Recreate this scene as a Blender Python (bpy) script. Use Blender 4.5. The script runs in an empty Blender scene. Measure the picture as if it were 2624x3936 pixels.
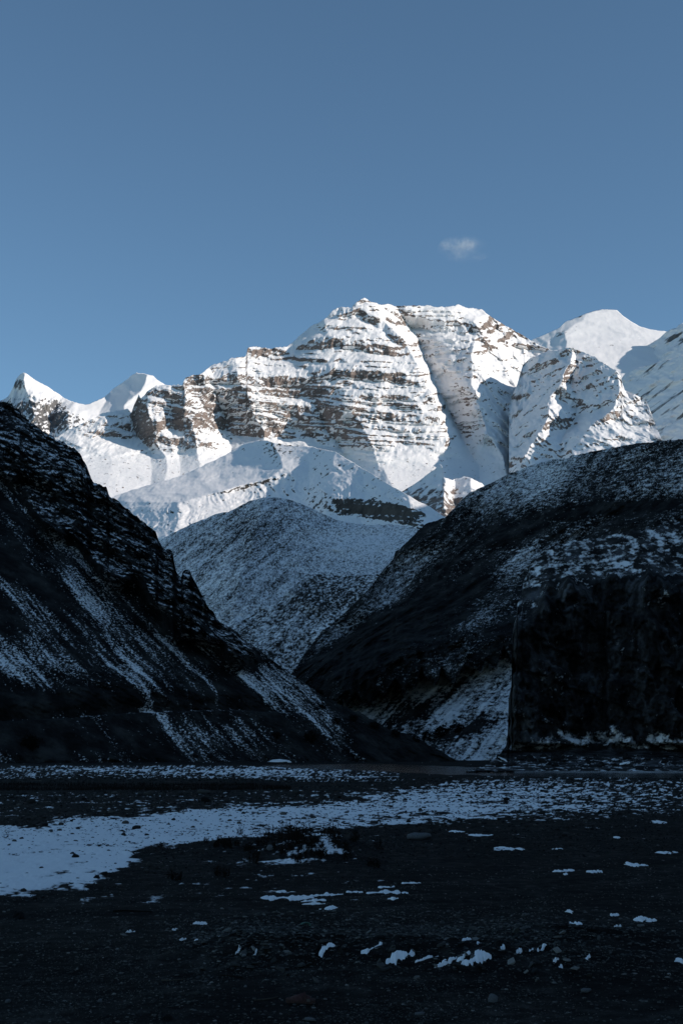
import bpy, math, random
import numpy as np
from mathutils import Vector

rng = np.random.default_rng(7)
random.seed(7)
scene = bpy.context.scene
col = scene.collection

# ------------------------------------------------------------------ camera
W0, H0, FPX = 2624.0, 3936.0, 5467.0          # photograph frame and focal length in its pixels
VH = 2900.0                                    # eye level in the photograph
EYE = 2.15
PITCH = math.atan((VH - H0 / 2) / FPX)
cam_d = bpy.data.cameras.new('camera')
cam = bpy.data.objects.new('camera', cam_d)
col.objects.link(cam)
cam.location = (0, 0, EYE)
cam.rotation_euler = (math.pi / 2 + PITCH, 0, 0)
cam_d.sensor_fit = 'VERTICAL'
cam_d.sensor_height = 36.0
cam_d.sensor_width = 24.0
cam_d.lens = FPX / H0 * 36.0
cam_d.clip_start = 0.5
cam_d.clip_end = 60000
scene.camera = cam

# ------------------------------------------------------------------ light
SUN_AZ, SUN_EL = math.radians(105), math.radians(22)   # azimuth clockwise from the view direction
SUN = Vector((math.cos(SUN_EL) * math.sin(SUN_AZ), math.cos(SUN_EL) * math.cos(SUN_AZ), math.sin(SUN_EL)))
world = bpy.data.worlds.new('World')
scene.world = world
world.use_nodes = True
nt = world.node_tree
nt.nodes.clear()
sky = nt.nodes.new('ShaderNodeTexSky')
sky.sky_type = 'NISHITA'
sky.sun_disc = False
sky.sun_elevation = SUN_EL
sky.sun_rotation = SUN_AZ
sky.altitude = 3800
sky.air_density = 1.0
sky.dust_density = 0.6
sky.ozone_density = 1.0
bgn = nt.nodes.new('ShaderNodeBackground')
bgn.inputs['Strength'].default_value = 0.105
out = nt.nodes.new('ShaderNodeOutputWorld')
tint = nt.nodes.new('ShaderNodeMix')
tint.data_type = 'RGBA'
tint.blend_type = 'MULTIPLY'
tint.inputs[0].default_value = 1.0
tint.inputs[7].default_value = (1.02, 1.25, 1.23, 1)
nt.links.new(sky.outputs[0], tint.inputs[6])
nt.links.new(tint.outputs[2], bgn.inputs['Color'])
nt.links.new(bgn.outputs[0], out.inputs[0])
sl = bpy.data.lights.new('sun', 'SUN')
sl.energy = 4.0
sl.angle = math.radians(0.5)
sl.color = (1.0, 0.92, 0.82)
so = bpy.data.objects.new('sun', sl)
col.objects.link(so)
so.location = (0, 0, 500)
so.rotation_euler = SUN.to_track_quat('Z', 'Y').to_euler()
vs = scene.view_settings
vs.view_transform = 'Standard'
vs.look = 'None'
vs.gamma = 1.0
vs.use_curve_mapping = False
vs.exposure = 0.12
scene.cycles.max_bounces = 4
scene.cycles.diffuse_bounces = 1
scene.cycles.volume_bounces = 1
scene.cycles.use_denoising = True

# ------------------------------------------------------------------ helpers
CP, SP = math.cos(PITCH), math.sin(PITCH)

def ray(u, v):
    """direction of photo pixel (u, v), scaled so that its forward part is 1: returns x and z per metre forward"""
    a = (np.asarray(u, float) - W0 / 2) / FPX
    b = (H0 / 2 - np.asarray(v, float)) / FPX
    dy = CP - SP * b
    return a / dy, (SP + CP * b) / dy

def at(u, v, D):
    dx, dz = ray(u, v)
    return Vector((float(dx * D), float(D), float(EYE + dz * D)))

def on_flat(u, v, z=0.0):
    dx, dz = ray(u, v)
    D = (z - EYE) / dz
    return dx * D, D

_perm = np.random.default_rng(3).permutation(512).astype(np.int32)
_perm = np.concatenate([_perm % 256, _perm % 256, _perm % 256])
_g3 = np.random.default_rng(5).normal(size=(256, 3)).astype(np.float32)
_g3 /= np.linalg.norm(_g3, axis=1)[:, None]

def noise(x, y, z=0.0):
    x, y, z = np.broadcast_arrays(np.asarray(x, np.float64), np.asarray(y, np.float64), np.asarray(z, np.float64))
    xi, yi, zi = np.floor(x), np.floor(y), np.floor(z)
    xf, yf, zf = (x - xi).astype(np.float32), (y - yi).astype(np.float32), (z - zi).astype(np.float32)
    xi, yi, zi = xi.astype(np.int64) & 255, yi.astype(np.int64) & 255, zi.astype(np.int64) & 255
    f = lambda t: t * t * t * (t * (t * 6 - 15) + 10)
    a, b, c = f(xf), f(yf), f(zf)
    r = 0
    for i in (0, 1):
        for j in (0, 1):
            for k in (0, 1):
                h = _perm[_perm[_perm[xi + i & 255] + (yi + j & 255)] + (zi + k & 255)]
                g = _g3[h]
                d = g[..., 0] * (xf - i) + g[..., 1] * (yf - j) + g[..., 2] * (zf - k)
                r = r + d * (a if i else 1 - a) * (b if j else 1 - b) * (c if k else 1 - c)
    return r * 1.6

def fbm(x, y, z=0.0, o=4, g=0.5):
    r, a, s = 0, 1.0, 1.0
    for i in range(o):
        r = r + a * noise(x * s + 17.3 * i, y * s + 5.1 * i, np.asarray(z) * s + 9.7 * i)
        a *= g
        s *= 2.03
    return r

def ridged(x, y, z=0.0, o=4, g=0.5):
    r, a, s = 0, 1.0, 1.0
    for i in range(o):
        r = r + a * (1 - 2 * np.abs(noise(x * s + 7.3 * i, y * s + 15.1 * i, np.asarray(z) * s + 3.7 * i)))
        a *= g
        s *= 2.03
    return r

def sstep(a, b, x):
    t = np.clip((x - a) / (b - a), 0, 1)
    return t * t * (3 - 2 * t)

def curve(pts, u):
    p = np.array(pts, float)
    return np.interp(u, p[:, 0], p[:, 1])

def lines_field(U, V, lines, warp=12, seed=0.0, ws=90.0):
    """ridges and gullies: each line is a list of (v, u, offset); straight faces in between"""
    Uw = U + warp * fbm(U / ws + seed, V / ws, seed, 4)
    uc, rc = [], []
    for ln in lines:
        p = np.array(sorted(ln), float)
        uc.append(np.interp(V, p[:, 0], p[:, 1]))
        rc.append(np.interp(V, p[:, 0], p[:, 2]))
    uc, rc = np.array(uc), np.array(rc)
    R = np.where(Uw <= uc[0], rc[0], rc[-1])
    for k in range(len(lines) - 1):
        w = np.maximum(uc[k + 1] - uc[k], 1.0)
        t = (Uw - uc[k]) / w
        m = (t >= 0) & (t < 1)
        R = np.where(m, rc[k] + (rc[k + 1] - rc[k]) * t, R)
    return R

def blob(U, V, cu, cv, ru, rv, ang=0.0):
    a = math.radians(ang)
    x, y = U - cu, V - cv
    p = (x * math.cos(a) + y * math.sin(a)) / ru
    q = (-x * math.sin(a) + y * math.cos(a)) / rv
    return np.exp(-(p * p + q * q))

def tag(o, label=None, cat=None, group=None, kind=None):
    if label: o['label'] = label
    if cat: o['category'] = cat
    if group: o['group'] = group
    if kind: o['kind'] = kind
    return o

def grid_mesh(name, P, attrs, mat, smooth=True):
    nr, nc = P.shape[:2]
    me = bpy.data.meshes.new(name)
    me.vertices.add(nr * nc)
    me.vertices.foreach_set('co', P.reshape(-1).astype(np.float32))
    i = np.arange((nr - 1) * (nc - 1))
    r, c = i // (nc - 1), i % (nc - 1)
    a = r * nc + c
    q = np.stack([a, a + 1, a + nc + 1, a + nc], 1).astype(np.int32)
    me.loops.add(q.size)
    me.loops.foreach_set('vertex_index', q.reshape(-1))
    me.polygons.add(len(q))
    me.polygons.foreach_set('loop_start', np.arange(0, q.size, 4, dtype=np.int32))
    me.update()
    me.polygons.foreach_set('use_smooth', np.full(len(q), smooth))
    for k, v in attrs.items():
        at_ = me.attributes.new(k, 'FLOAT', 'POINT')
        at_.data.foreach_set('value', np.ascontiguousarray(v, np.float32).reshape(-1))
    me.materials.append(mat)
    me.validate()
    o = bpy.data.objects.new(name, me)
    col.objects.link(o)
    return o

def normals(P):
    du = np.gradient(P, axis=1)
    dv = np.gradient(P, axis=0)
    n = np.cross(du, dv)
    return n / np.maximum(np.linalg.norm(n, axis=2, keepdims=True), 1e-9)

def blur(A, k):
    for ax in (0, 1):
        B = np.zeros_like(A)
        n = 0
        for s in range(-k, k + 1):
            B += np.roll(A, s, ax)
            n += 1
        A = B / n
    return A

def mesh_obj(name, verts, faces, mat, parent=None, smooth=False):
    me = bpy.data.meshes.new(name)
    me.from_pydata([tuple(map(float, v)) for v in verts], [], [tuple(map(int, f)) for f in faces])
    me.update()
    me.polygons.foreach_set('use_smooth', np.full(len(me.polygons), smooth))
    me.materials.append(mat)
    o = bpy.data.objects.new(name, me)
    col.objects.link(o)
    if parent: o.parent = parent
    return o

# ------------------------------------------------------------------ materials
class NT:
    def __init__(self, name):
        self.m = bpy.data.materials.new(name)
        self.m.use_nodes = True
        self.t = self.m.node_tree
        self.t.nodes.clear()
    def n(self, kind, **kw):
        nd = self.t.nodes.new('ShaderNode' + kind)
        for k, v in kw.items():
            if k in nd.inputs: nd.inputs[k].default_value = v
            else: setattr(nd, k, v)
        return nd
    def l(self, a, b): self.t.links.new(a, b)
    def math(self, op, a, b=None, clamp=False):
        nd = self.t.nodes.new('ShaderNodeMath')
        nd.operation = op
        nd.use_clamp = clamp
        for i, x in enumerate((a, b)):
            if x is None: continue
            if isinstance(x, (int, float)): nd.inputs[i].default_value = x
            else: self.l(x, nd.inputs[i])
        return nd.outputs[0]
    def noise(self, vec, scale, detail=4, rough=0.6):
        nd = self.n('TexNoise')
        nd.inputs['Scale'].default_value = scale
        nd.inputs['Detail'].default_value = detail
        nd.inputs['Roughness'].default_value = rough
        self.l(vec, nd.inputs['Vector'])
        return nd.outputs[0]
    def ramp(self, fac, stops):
        nd = self.n('ValToRGB')
        e = nd.color_ramp.elements
        while len(e) > 1: e.remove(e[0])
        e[0].position, e[0].color = stops[0][0], (*stops[0][1], 1)
        for p, c in stops[1:]:
            k = e.new(p)
            k.color = (*c, 1)
        self.l(fac, nd.inputs[0])
        return nd.outputs[0]

SNOW = (0.90, 0.87, 0.86)

def terrain_mat(name, rock, s1, s2, edge, fine, bump, strata=None, snow=SNOW, gloss=0.9, big=None):
    """rock: colour stops over noise of scale s1; snow where attribute 'snow' plus fine noise (scale s2) passes 0"""
    k = NT(name)
    geo = k.n('TexCoord')
    vec = geo.outputs['Object']
    a = k.n('Attribute', attribute_name='snow')
    nz = k.noise(vec, s2, 3, 0.65)
    val = k.math('ADD', a.outputs['Fac'], k.math('MULTIPLY', k.math('SUBTRACT', nz, 0.5), fine))
    fac = k.math('MULTIPLY_ADD', val, 1.0 / edge, clamp=True)
    fac.node.inputs[2].default_value = 0.5
    base = k.noise(vec, s1, 6, 0.65)
    if strata:
        mp = k.n('Mapping')
        mp.inputs['Scale'].default_value = strata
        k.l(vec, mp.inputs['Vector'])
        st = k.noise(mp.outputs[0], 1.0, 5, 0.6)
        base = k.math('ADD', k.math('MULTIPLY', base, 0.35), k.math('MULTIPLY', st, 0.65))
    if big:
        base = k.math('ADD', k.math('MULTIPLY', base, 0.6), k.math('MULTIPLY', k.noise(vec, big, 4, 0.6), 0.4))
    rc = k.ramp(base, rock)
    mix = k.n('Mix', data_type='RGBA')
    k.l(fac, mix.inputs[0])
    k.l(rc, mix.inputs[6])
    mix.inputs[7].default_value = (*snow, 1)
    bs = k.n('BsdfPrincipled')
    k.l(mix.outputs[2], bs.inputs['Base Color'])
    bs.inputs['Roughness'].default_value = gloss
    bs.inputs['Specular IOR Level'].default_value = 0.03
    if bump:
        bn = k.n('Bump')
        bn.inputs['Strength'].default_value = bump[2] if len(bump) > 2 else 0.6
        bn.inputs['Distance'].default_value = bump[1]
        bh = k.noise(vec, bump[0], 5, 0.65)
        hh = k.math('MULTIPLY', bh, k.math('SUBTRACT', 1.0, k.math('MULTIPLY', fac, 0.72)))
        k.l(hh, bn.inputs['Height'])
        k.l(bn.outputs[0], bs.inputs['Normal'])
    o = k.n('OutputMaterial')
    k.l(bs.outputs[0], o.inputs[0])
    return k.m

# ------------------------------------------------------------------ landforms
def sheet(name, u0, u1, du, dv, sky_pts, base_pts, depth, mat, jag=(0, 1), lines=None, warp=12, ws=90.0,
          disp=None, snow=None, back=(14, 40.0, 0.7), seed=0.0, post=None):
    """a slope whose skyline and foot lie on the given directions; depth() gives its distance, lines its spurs and
    gullies, disp() its relief in metres (towards the viewer when negative)"""
    nu = int((u1 - u0) / du) + 1
    u = np.linspace(u0, u1, nu)
    sk = curve(sky_pts, u)
    if jag[0]:
        sk = sk + jag[0] * fbm(u / jag[1], seed + 0.5, 0.3, 5, 0.6)
    bs = curve(base_pts, u)
    nv = int(np.max(bs - sk) / dv) + 2
    t = np.linspace(0, 1, nv)[:, None]
    V = bs + (sk - bs) * t
    U = np.broadcast_to(u, V.shape)
    dx, dz = ray(U, V)
    D = depth(U, V, dx, dz)
    if lines is not None:
        D = D + lines_field(U, V, lines, warp, seed, ws)
    if disp is not None:
        D = D + disp(U, V, dx * D, D, EYE + dz * D)
    P = np.stack([dx * D, D, EYE + dz * D], 2)
    N = normals(P)
    N = np.where(N[..., 2:3] < 0, -N, N)
    S = snow(U, V, P, N)
    nb, step, drop = back
    rows = [P]
    top = P[-1]
    for k in range(1, nb + 1):
        q = top.copy()
        d = step * k
        q[:, 0] = top[:, 0] * (1 + d / top[:, 1])
        q[:, 1] = top[:, 1] + d
        q[:, 2] = top[:, 2] - drop * d - 0.1 * d * np.abs(fbm(q[:, 0] / (6 * step), q[:, 1] / (6 * step), seed, 3))
        q[:, 2] = np.maximum(q[:, 2], -12.0 - 0.02 * k)
        rows.append(q[None])
    P = np.concatenate(rows)
    S = np.concatenate([S] + [S[-1:]] * nb)
    o = grid_mesh(name, P, {'snow': S}, mat)
    sheets[seed] = (u, V, D)
    return tag(o, kind='structure')

sheets = {}

def march(U, V, dx, dz, D0, m):
    """climb each column from distance D0 with the slope m (rise over run) of each row"""
    D = np.zeros_like(dz)
    D[0] = D0
    for j in range(1, len(D)):
        mm = np.maximum(m[j], np.abs(dz[j]) + 0.06)
        D[j] = D[j - 1] * (dz[j - 1] - mm) / (dz[j] - mm)
    return D

def gauss_axis(A, sig, ax):
    k = int(sig * 2.5) + 1
    w = np.exp(-0.5 * (np.arange(-k, k + 1) / sig) ** 2)
    w /= w.sum()
    B = np.zeros_like(A)
    n = A.shape[ax]
    for i, a in enumerate(w):
        idx = np.clip(np.arange(n) + i - k, 0, n - 1)
        B += a * np.take(A, idx, ax)
    return B

def undrift(D, su, sv):
    """neighbouring columns climb together: keep ledges and cliff edges, drop what piles up along a column"""
    L = gauss_axis(D, su, 1)
    R = D - L
    return L + R - gauss_axis(R, sv, 0)

def climb(U, V, slope, D0, su, sv, step=2.0):
    """march on a level grid of rows, even out the columns, and read the distance at the wanted rows"""
    vb, vt = float(V.max()), float(V.min()) - 4
    v = np.arange(vb, vt - step, -step)
    Vg = np.repeat(v[:, None], U.shape[1], 1)
    Ug = np.broadcast_to(U[0], Vg.shape)
    gx, gz = ray(Ug, Vg)
    Dg = undrift(march(Ug, Vg, gx, gz, D0(U[0], vb), slope(Ug, Vg)), su, sv)
    f = np.clip((vb - V) / step, 0, len(v) - 1.001)
    i = f.astype(int)
    f = f - i
    j = np.broadcast_to(np.arange(U.shape[1]), U.shape)
    return Dg[i, j] * (1 - f) + Dg[i + 1, j] * f

# ---- the layered main mountain
M_SKY = [(-200, 1830), (60, 1760), (180, 1700), (260, 1655), (330, 1620), (400, 1588), (450, 1578), (492, 1572), (506, 1590), (515, 1560), (526, 1535), (534, 1514), (542, 1530),
         (560, 1512), (576, 1500), (600, 1482), (640, 1478), (700, 1480), (712, 1456), (736, 1442), (765, 1440), (803, 1414), (812, 1406), (850, 1394), (887, 1378), (945, 1368),
         (952, 1336), (985, 1332), (1037, 1339), (1104, 1331), (1130, 1310), (1171, 1272), (1220, 1242), (1255, 1217), (1268, 1205), (1280, 1191), (1320, 1181), (1352, 1180), (1358, 1170), (1385, 1150), (1399, 1145), (1412, 1150),
         (1431, 1160), (1464, 1174), (1490, 1169), (1520, 1175), (1607, 1174), (1690, 1178), (1745, 1176), (1757, 1169), (1775, 1178), (1849, 1191), (1908, 1230), (1991, 1280), (2050, 1314), (2109, 1344), (2160, 1380), (2300, 1480)]
M_LINES = [
    [(1400, 120, 0), (2000, 120, -100)],
    [(1500, 400, 60), (1600, 400, 20), (1700, 420, -40), (2000, 420, -100)],
    [(1480, 500, 130), (1600, 500, 130), (1680, 530, 80), (1740, 580, 20), (2000, 580, 0)],
    [(1470, 572, -40), (1560, 574, -60), (1700, 600, -70), (1760, 640, -40), (2000, 640, -30)],
    [(1470, 650, 0), (1600, 660, 10), (1700, 690, 0), (2000, 700, 0)],
    [(1470, 700, -30), (1600, 725, -45), (1700, 760, -60), (2000, 800, -30)],
    [(1330, 800, 170), (1400, 815, 140), (1460, 825, 70), (1500, 832, 110), (1560, 850, 150), (1640, 868, 150), (1720, 892, 90), (2000, 930, 30)],
    [(1330, 952, -50), (1380, 908, -50), (1480, 925, -50), (1540, 955, -90), (1620, 990, -110), (1690, 1020, -80), (2000, 1060, -60)],
    [(1200, 1135, 190), (1270, 1130, 180), (1325, 1110, 60), (1450, 1140, 30), (1540, 1200, 60), (1650, 1255, 170), (1760, 1330, 120), (2000, 1400, 20)],
    [(1250, 1250, -40), (1450, 1300, -20), (1560, 1330, -60), (1640, 1390, -90), (1700, 1425, -130), (1770, 1450, -120), (2000, 1560, -120)],
    [(1150, 1398, -60), (1230, 1480, -60), (1310, 1550, -70), (1420, 1620, -80), (1560, 1680, -80), (1650, 1705, -90), (1800, 1715, -60), (2000, 1720, -50)],
    [(1150, 1510, 130), (1250, 1575, 300), (1400, 1645, 340), (1550, 1708, 320), (1680, 1770, 210), (1780, 1830, 90), (2000, 1880, 0)],
    [(1150, 1890, -120), (1200, 1872, -150), (1330, 1818, -150), (1420, 1805, -150), (1560, 1838, -150), (1650, 1875, -130), (1780, 1930, -140), (2000, 1990, -180)],
    [(1200, 2070, 100), (1390, 2035, 150), (1600, 2015, 150), (1720, 2000, 130), (1800, 1995, 80), (2000, 2050, 0)],
    [(1200, 2300, 100), (2000, 2300, 0)],
]

def m_cliffs(U, V):
    """how much of each place is cliff: bands of hard rock"""
    c = np.zeros_like(U)
    wv = 7 * fbm(U / 60, V / 200, 4.0, 4)
    def band(pts, half, ua, ub, w=1.0, edge=5.0):
        d = np.abs(V + wv - curve(pts, U)) - half
        return w * sstep(edge, -edge, d) * sstep(ua - 25, ua + 10, U) * sstep(ub + 25, ub - 10, U)
    lay = lambda p, q: sstep(0.0, 0.35, fbm((V + 0.0 * U) / p + 0.6 * noise(U / 160, V / 300, 2.0), U / q, 1.3, 3, 0.7) + 0.1)
    dip = V - 0.24 * (U - 520)
    layb = sstep(-0.38, -0.1, fbm(dip / 13, U / 420, 8.3, 3, 0.75))
    c = np.maximum(c, band([(1110, 1330), (1180, 1322), (1290, 1310), (1400, 1328), (1530, 1352)], 19, 1150, 1530))
    c = np.maximum(c, band([(940, 1352), (1060, 1352), (1120, 1345)], 15, 945, 1110, 0.9))
    c = np.maximum(c, band([(1080, 1378), (1300, 1385)], 5, 1000, 1350, 0.7))
    c = np.maximum(c, band([(720, 1462), (830, 1440), (900, 1456), (1000, 1463), (1130, 1462), (1200, 1436), (1300, 1430), (1450, 1444), (1600, 1462)], 21, 730, 1600) * sstep(-0.35, 0.05, noise(U / 70, V / 90, 5.0) + 0.15))
    g = band([(900, 1590), (1200, 1588), (1500, 1606), (1720, 1630)], 84, 900, 1700, 1.0, 20) * (0.55 + 0.45 * sstep(0.2, -0.4, noise(U / 200, V / 120, 12.0)))
    c = np.maximum(c, np.clip(g * 1.3, 0, 1) * layb_c(U, V))
    c = np.maximum(c, 0.5 * sstep(0.34, 0.6, fbm((V - 0.06 * U) / 10 + 0.5 * noise(U / 150, V / 120, 3.0), U / 330, 7.7, 3, 0.8)) * sstep(1720, 1650, V) * sstep(500, 540, U) * sstep(1800, 1700, U))
    b = sstep(505, 525, U) * sstep(900, 850, U) * sstep(1480, 1500, V) * sstep(1748, 1720, V - 0.02 * (U - 600))
    c = np.maximum(c, b * (0.08 + 0.92 * layb))
    lb = sstep(290, 330, U) * sstep(515, 500, U) * sstep(1588, 1600, V) * sstep(1690, 1660, V)
    c = np.maximum(c, lb * layb * 0.8)
    d = band([(1230, 1700), (1350, 1715), (1510, 1735)], 48, 1230, 1500, 1.0, 12)
    c = np.maximum(c, d * layb_c(U, V))
    c = np.maximum(c, band([(1440, 1200), (1560, 1228), (1680, 1250), (1790, 1262), (1870, 1235)], 20, 1480, 1870, 0.85, 8))
    c = np.maximum(c, band([(1270, 1205), (1400, 1190), (1450, 1200)], 13, 1270, 1400, 1.0, 6) * sstep(-0.2, 0.1, noise(U / 40, V / 60, 3.0) + 0.2))
    c = np.maximum(c, band([(1380, 1195), (1480, 1260), (1560, 1330)], 16, 1390, 1540, 0.9, 6))
    c = np.maximum(c, band([(1680, 1720), (1780, 1730)], 30, 1690, 1760, 1.0, 8))
    # broken rock on the shaded couloir walls and the right spur
    cw = sstep(1560, 1620, U) * sstep(1900, 1830, U) * sstep(1270, 1320, V) * sstep(1700, 1640, V)
    c = np.maximum(c, 0.75 * cw * sstep(0.08, 0.35, fbm((V + 0.15 * U) / 16, U / 120, 3.1, 3, 0.7)))
    rs = sstep(1790, 1850, U) * sstep(1190, 1220, V) * sstep(1650, 1350, V)
    c = np.maximum(c, 0.7 * rs * sstep(0.28, 0.55, fbm(U / 55, V / 28, 6.1, 4, 0.6)))
    return c

def layb_c(U, V):
    s = V - 0.09 * (U - 1200) - 12 * np.sin((U - 900) / 300.0) + 9 * noise(V / 45, U / 400, 4.0)
    return sstep(-0.26, 0.02, fbm(s / 12, U / 620, 2.3, 3, 0.75))

def m_slope(U, V):
    c = m_cliffs(U, V)
    m = 0.70 + 0.08 * noise(U / 200, V / 150, 1.0) + 4.2 * c
    apron = sstep(1730, 1800, V - 0.02 * U)
    m = m * (1 - apron) + apron * 0.52
    return m
def m_depth(U, V, dx, dz):
    return climb(U, V, m_slope, lambda u, v: 6300 + 0 * u, 36, 10)

def m_disp(U, V, X, Y, Z):
    r = -60 * ridged(X / 620, Y / 620, Z / 500, 4) + 20
    c = m_cliffs(U, V)
    hi = sstep(1800, 1690, V)
    rock = gauss_axis(c, 4, 1)
    r += -24 * ridged((X + 0.25 * Z) / 165, Y / 280, Z / 430, 3, 0.6) * sstep(1760, 1860, U) * sstep(1180, 1260, V) * sstep(1900, 1780, V)
    r += -14 * ridged(X / 170, Y / 260, Z / 300, 3) * hi * (0.35 + 0.65 * rock)
    r += -8 * rock * ridged(X / 46, Y / 80, Z / 160, 3) * hi
    r += -4.0 * fbm(X / 60, Y / 60, Z / 60, 5, 0.7) - 3.2 * ridged((X - 0.3 * Z) / 28, Y / 80, Z / 100, 2) - 5 * ridged((X - 0.3 * Z) / 85, Y / 260, Z / 340, 3)
    return r * (0.25 + 0.75 * hi) * (1 - 0.5 * blob(U, V, 1700, 1400, 90, 260, -10))

def m_snow(U, V, P, N):
    nz = N[..., 2]
    n = fbm(P[..., 0] / 70, P[..., 1] / 70, P[..., 2] / 18, 4, 0.6)
    n2 = fbm(P[..., 0] / 16, P[..., 1] / 16, P[..., 2] / 9, 2, 0.6)
    ap = sstep(1690, 1760, V)
    sp = fbm(P[..., 0] / 22, P[..., 1] / 45, P[..., 2] / 14, 3, 0.7)
    cool = 0.75 * blob(U, V, 1710, 1430, 100, 300, -8) + 0.35 * sstep(1780, 1860, U) * sstep(1290, 1400, V)
    return (cool + (nz - 0.42) * 1.9 + 0.22 * fbm(P[..., 0] / 130, P[..., 1] / 130, P[..., 2] / 90, 3)) * (1 - ap) + ap * (0.62 + 0.7 * sp) + 0.11 * n + 0.08 * n2

ROCK_M = [(0.25, (0.06, 0.052, 0.05)), (0.4, (0.15, 0.122, 0.11)), (0.5, (0.27, 0.212, 0.185)), (0.57, (0.11, 0.094, 0.088)), (0.68, (0.26, 0.21, 0.185)), (0.85, (0.36, 0.31, 0.28))]
mat_main = terrain_mat('layered_rock_and_snow', ROCK_M, 0.012, 0.1, 0.3, 0.9, (0.05, 12.0, 0.8), strata=(0.003, 0.003, 0.045))
mountain = sheet('mountain', -90, 2190, 2.9, 2.7, M_SKY, [(-200, 2000), (2300, 2000)], m_depth, mat_main, jag=(4, 26), lines=M_LINES, warp=14,
                 disp=m_disp, snow=m_snow, back=(20, 60.0, 0.75), seed=1.0)

# ---- far snow peaks on the left
LP_SKY = [(-300, 1600), (-100, 1570), (0, 1545), (33, 1523), (50, 1495), (62, 1462), (78, 1440), (92, 1433), (110, 1440), (140, 1462), (176, 1481), (200, 1497), (251, 1531), (300, 1549), (326, 1556), (345, 1552), (402, 1526), (418, 1512),
          (440, 1490), (469, 1473), (505, 1443), (527, 1432), (550, 1436), (586, 1443), (610, 1462), (640, 1485), (700, 1520), (900, 1600)]
LP_LINES = [
    [(1430, -200, 0), (1800, -200, 0)],
    [(1430, 30, 500), (1600, 10, 300), (1800, 0, 0)],
    [(1430, 95, -150), (1500, 100, -150), (1600, 130, -100), (1800, 150, -100)],
    [(1500, 250, 250), (1580, 205, 180), (1700, 190, 100), (1800, 190, 0)],
    [(1500, 330, 350), (1580, 262, -50), (1640, 270, -120), (1800, 300, -100)],
    [(1450, 430, 560), (1520, 415, 400), (1600, 380, 100), (1800, 380, 0)],
    [(1430, 575, -150), (1500, 545, -150), (1560, 480, -100), (1700, 460, -100)],
    [(1430, 760, 200), (1700, 700, 100)],
]
def lp_depth(U, V, dx, dz):
    return march(U, V, dx, dz, 11500 + 0 * U[0], 0.8 + 0.0 * U)
def lp_disp(U, V, X, Y, Z):
    rk = sstep(300, 120, U) * sstep(1490, 1540, V) + 0.5 * blob(U, V, 260, 1620, 80, 60) + 0.9 * blob(U, V, 60, 1470, 50, 40)
    return -30 * ridged(X / 500, Y / 700, Z / 500, 2) * sstep(480, 380, U) - rk * 70 * ridged(X / 130, Y / 400, Z / 500, 4, 0.6) - 5 * ridged((X - 0.4 * Z) / 70, Y / 200, Z / 220, 3)
def lp_snow(U, V, P, N):
    n = fbm(P[..., 0] / 60, P[..., 1] / 90, P[..., 2] / 120, 4, 0.6)
    rk = sstep(330, 230, U + 0.4 * (V - 1500)) * sstep(1500, 1560, V) + blob(U, V, 55, 1470, 40, 30) + 0.7 * blob(U, V, 140, 1455, 60, 12, 28) + blob(U, V, 270, 1620, 70, 50)
    n3 = fbm((P[..., 0] + 0.3 * P[..., 2]) / 26, P[..., 1] / 60, P[..., 2] / 70, 3, 0.7)
    return 0.9 - 1.1 * rk + 0.4 * n + 0.6 * n3 * (0.25 + rk) + (N[..., 2] - 0.6)
ROCK_G = [(0.3, (0.06, 0.06, 0.066)), (0.5, (0.14, 0.135, 0.135)), (0.75, (0.22, 0.20, 0.185))]
mat_far = terrain_mat('grey_rock_and_snow', ROCK_G, 0.008, 0.04, 0.25, 0.3, (0.03, 8.0, 0.5))
sheet('mountain', -200, 860, 3.5, 3.5, LP_SKY, [(-300, 1820), (900, 1820)], lp_depth, mat_far, jag=(3, 30), lines=LP_LINES, warp=10,
      disp=lp_disp, snow=lp_snow, back=(12, 90.0, 0.7), seed=2.0)

# ---- snow dome on the right
DM_SKY = [(1700, 1480), (1900, 1390), (2048, 1303), (2100, 1282), (2149, 1259), (2174, 1234), (2200, 1226), (2249, 1205), (2280, 1196), (2308, 1190), (2340, 1190), (2370, 1192), (2380, 1202), (2391, 1213), (2420, 1233), (2458, 1255), (2500, 1266), (2550, 1273), (2620, 1290), (2900, 1370)]
DM_LINES = [
    [(1180, 1900, 1100), (1500, 1900, 900)],
    [(1180, 2255, -80), (1230, 2240, -80), (1280, 2160, -60), (1330, 2170, -60), (1500, 2180, 0)],
    [(1180, 2380, -40), (1300, 2480, 0), (1500, 2550, 0)],
    [(1180, 2850, 200), (1500, 2850, 200)],
]
def dm_snow(U, V, P, N):
    n = fbm(P[..., 0] / 90, P[..., 1] / 120, P[..., 2] / 40, 4, 0.6)
    rk = 0.75 * blob(U, V, 2225, 1215, 45, 9, -25) + 0.5 * blob(U, V, 2160, 1275, 60, 18, -20) + 0.55 * blob(U, V, 2330, 1335, 120, 18) + 0.6 * blob(U, V, 2370, 1194, 14, 4)
    return 0.75 - rk + 0.6 * n
sheet('mountain', 1850, 2820, 3.5, 3.5, DM_SKY, [(1500, 1560), (2900, 1560)], lambda U, V, dx, dz: march(U, V, dx, dz, 11800 + 0 * U[0], 0.62 + 0 * U), mat_far,
      jag=(1.2, 30), lines=DM_LINES, warp=14, disp=lambda U, V, X, Y, Z: -22 * ridged(X / 420, Y / 520, Z / 420, 3) - 4 * ridged((X - 0.3 * Z) / 80, Y / 200, Z / 260, 3), snow=dm_snow, back=(12, 80.0, 0.7), seed=3.0)

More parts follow.
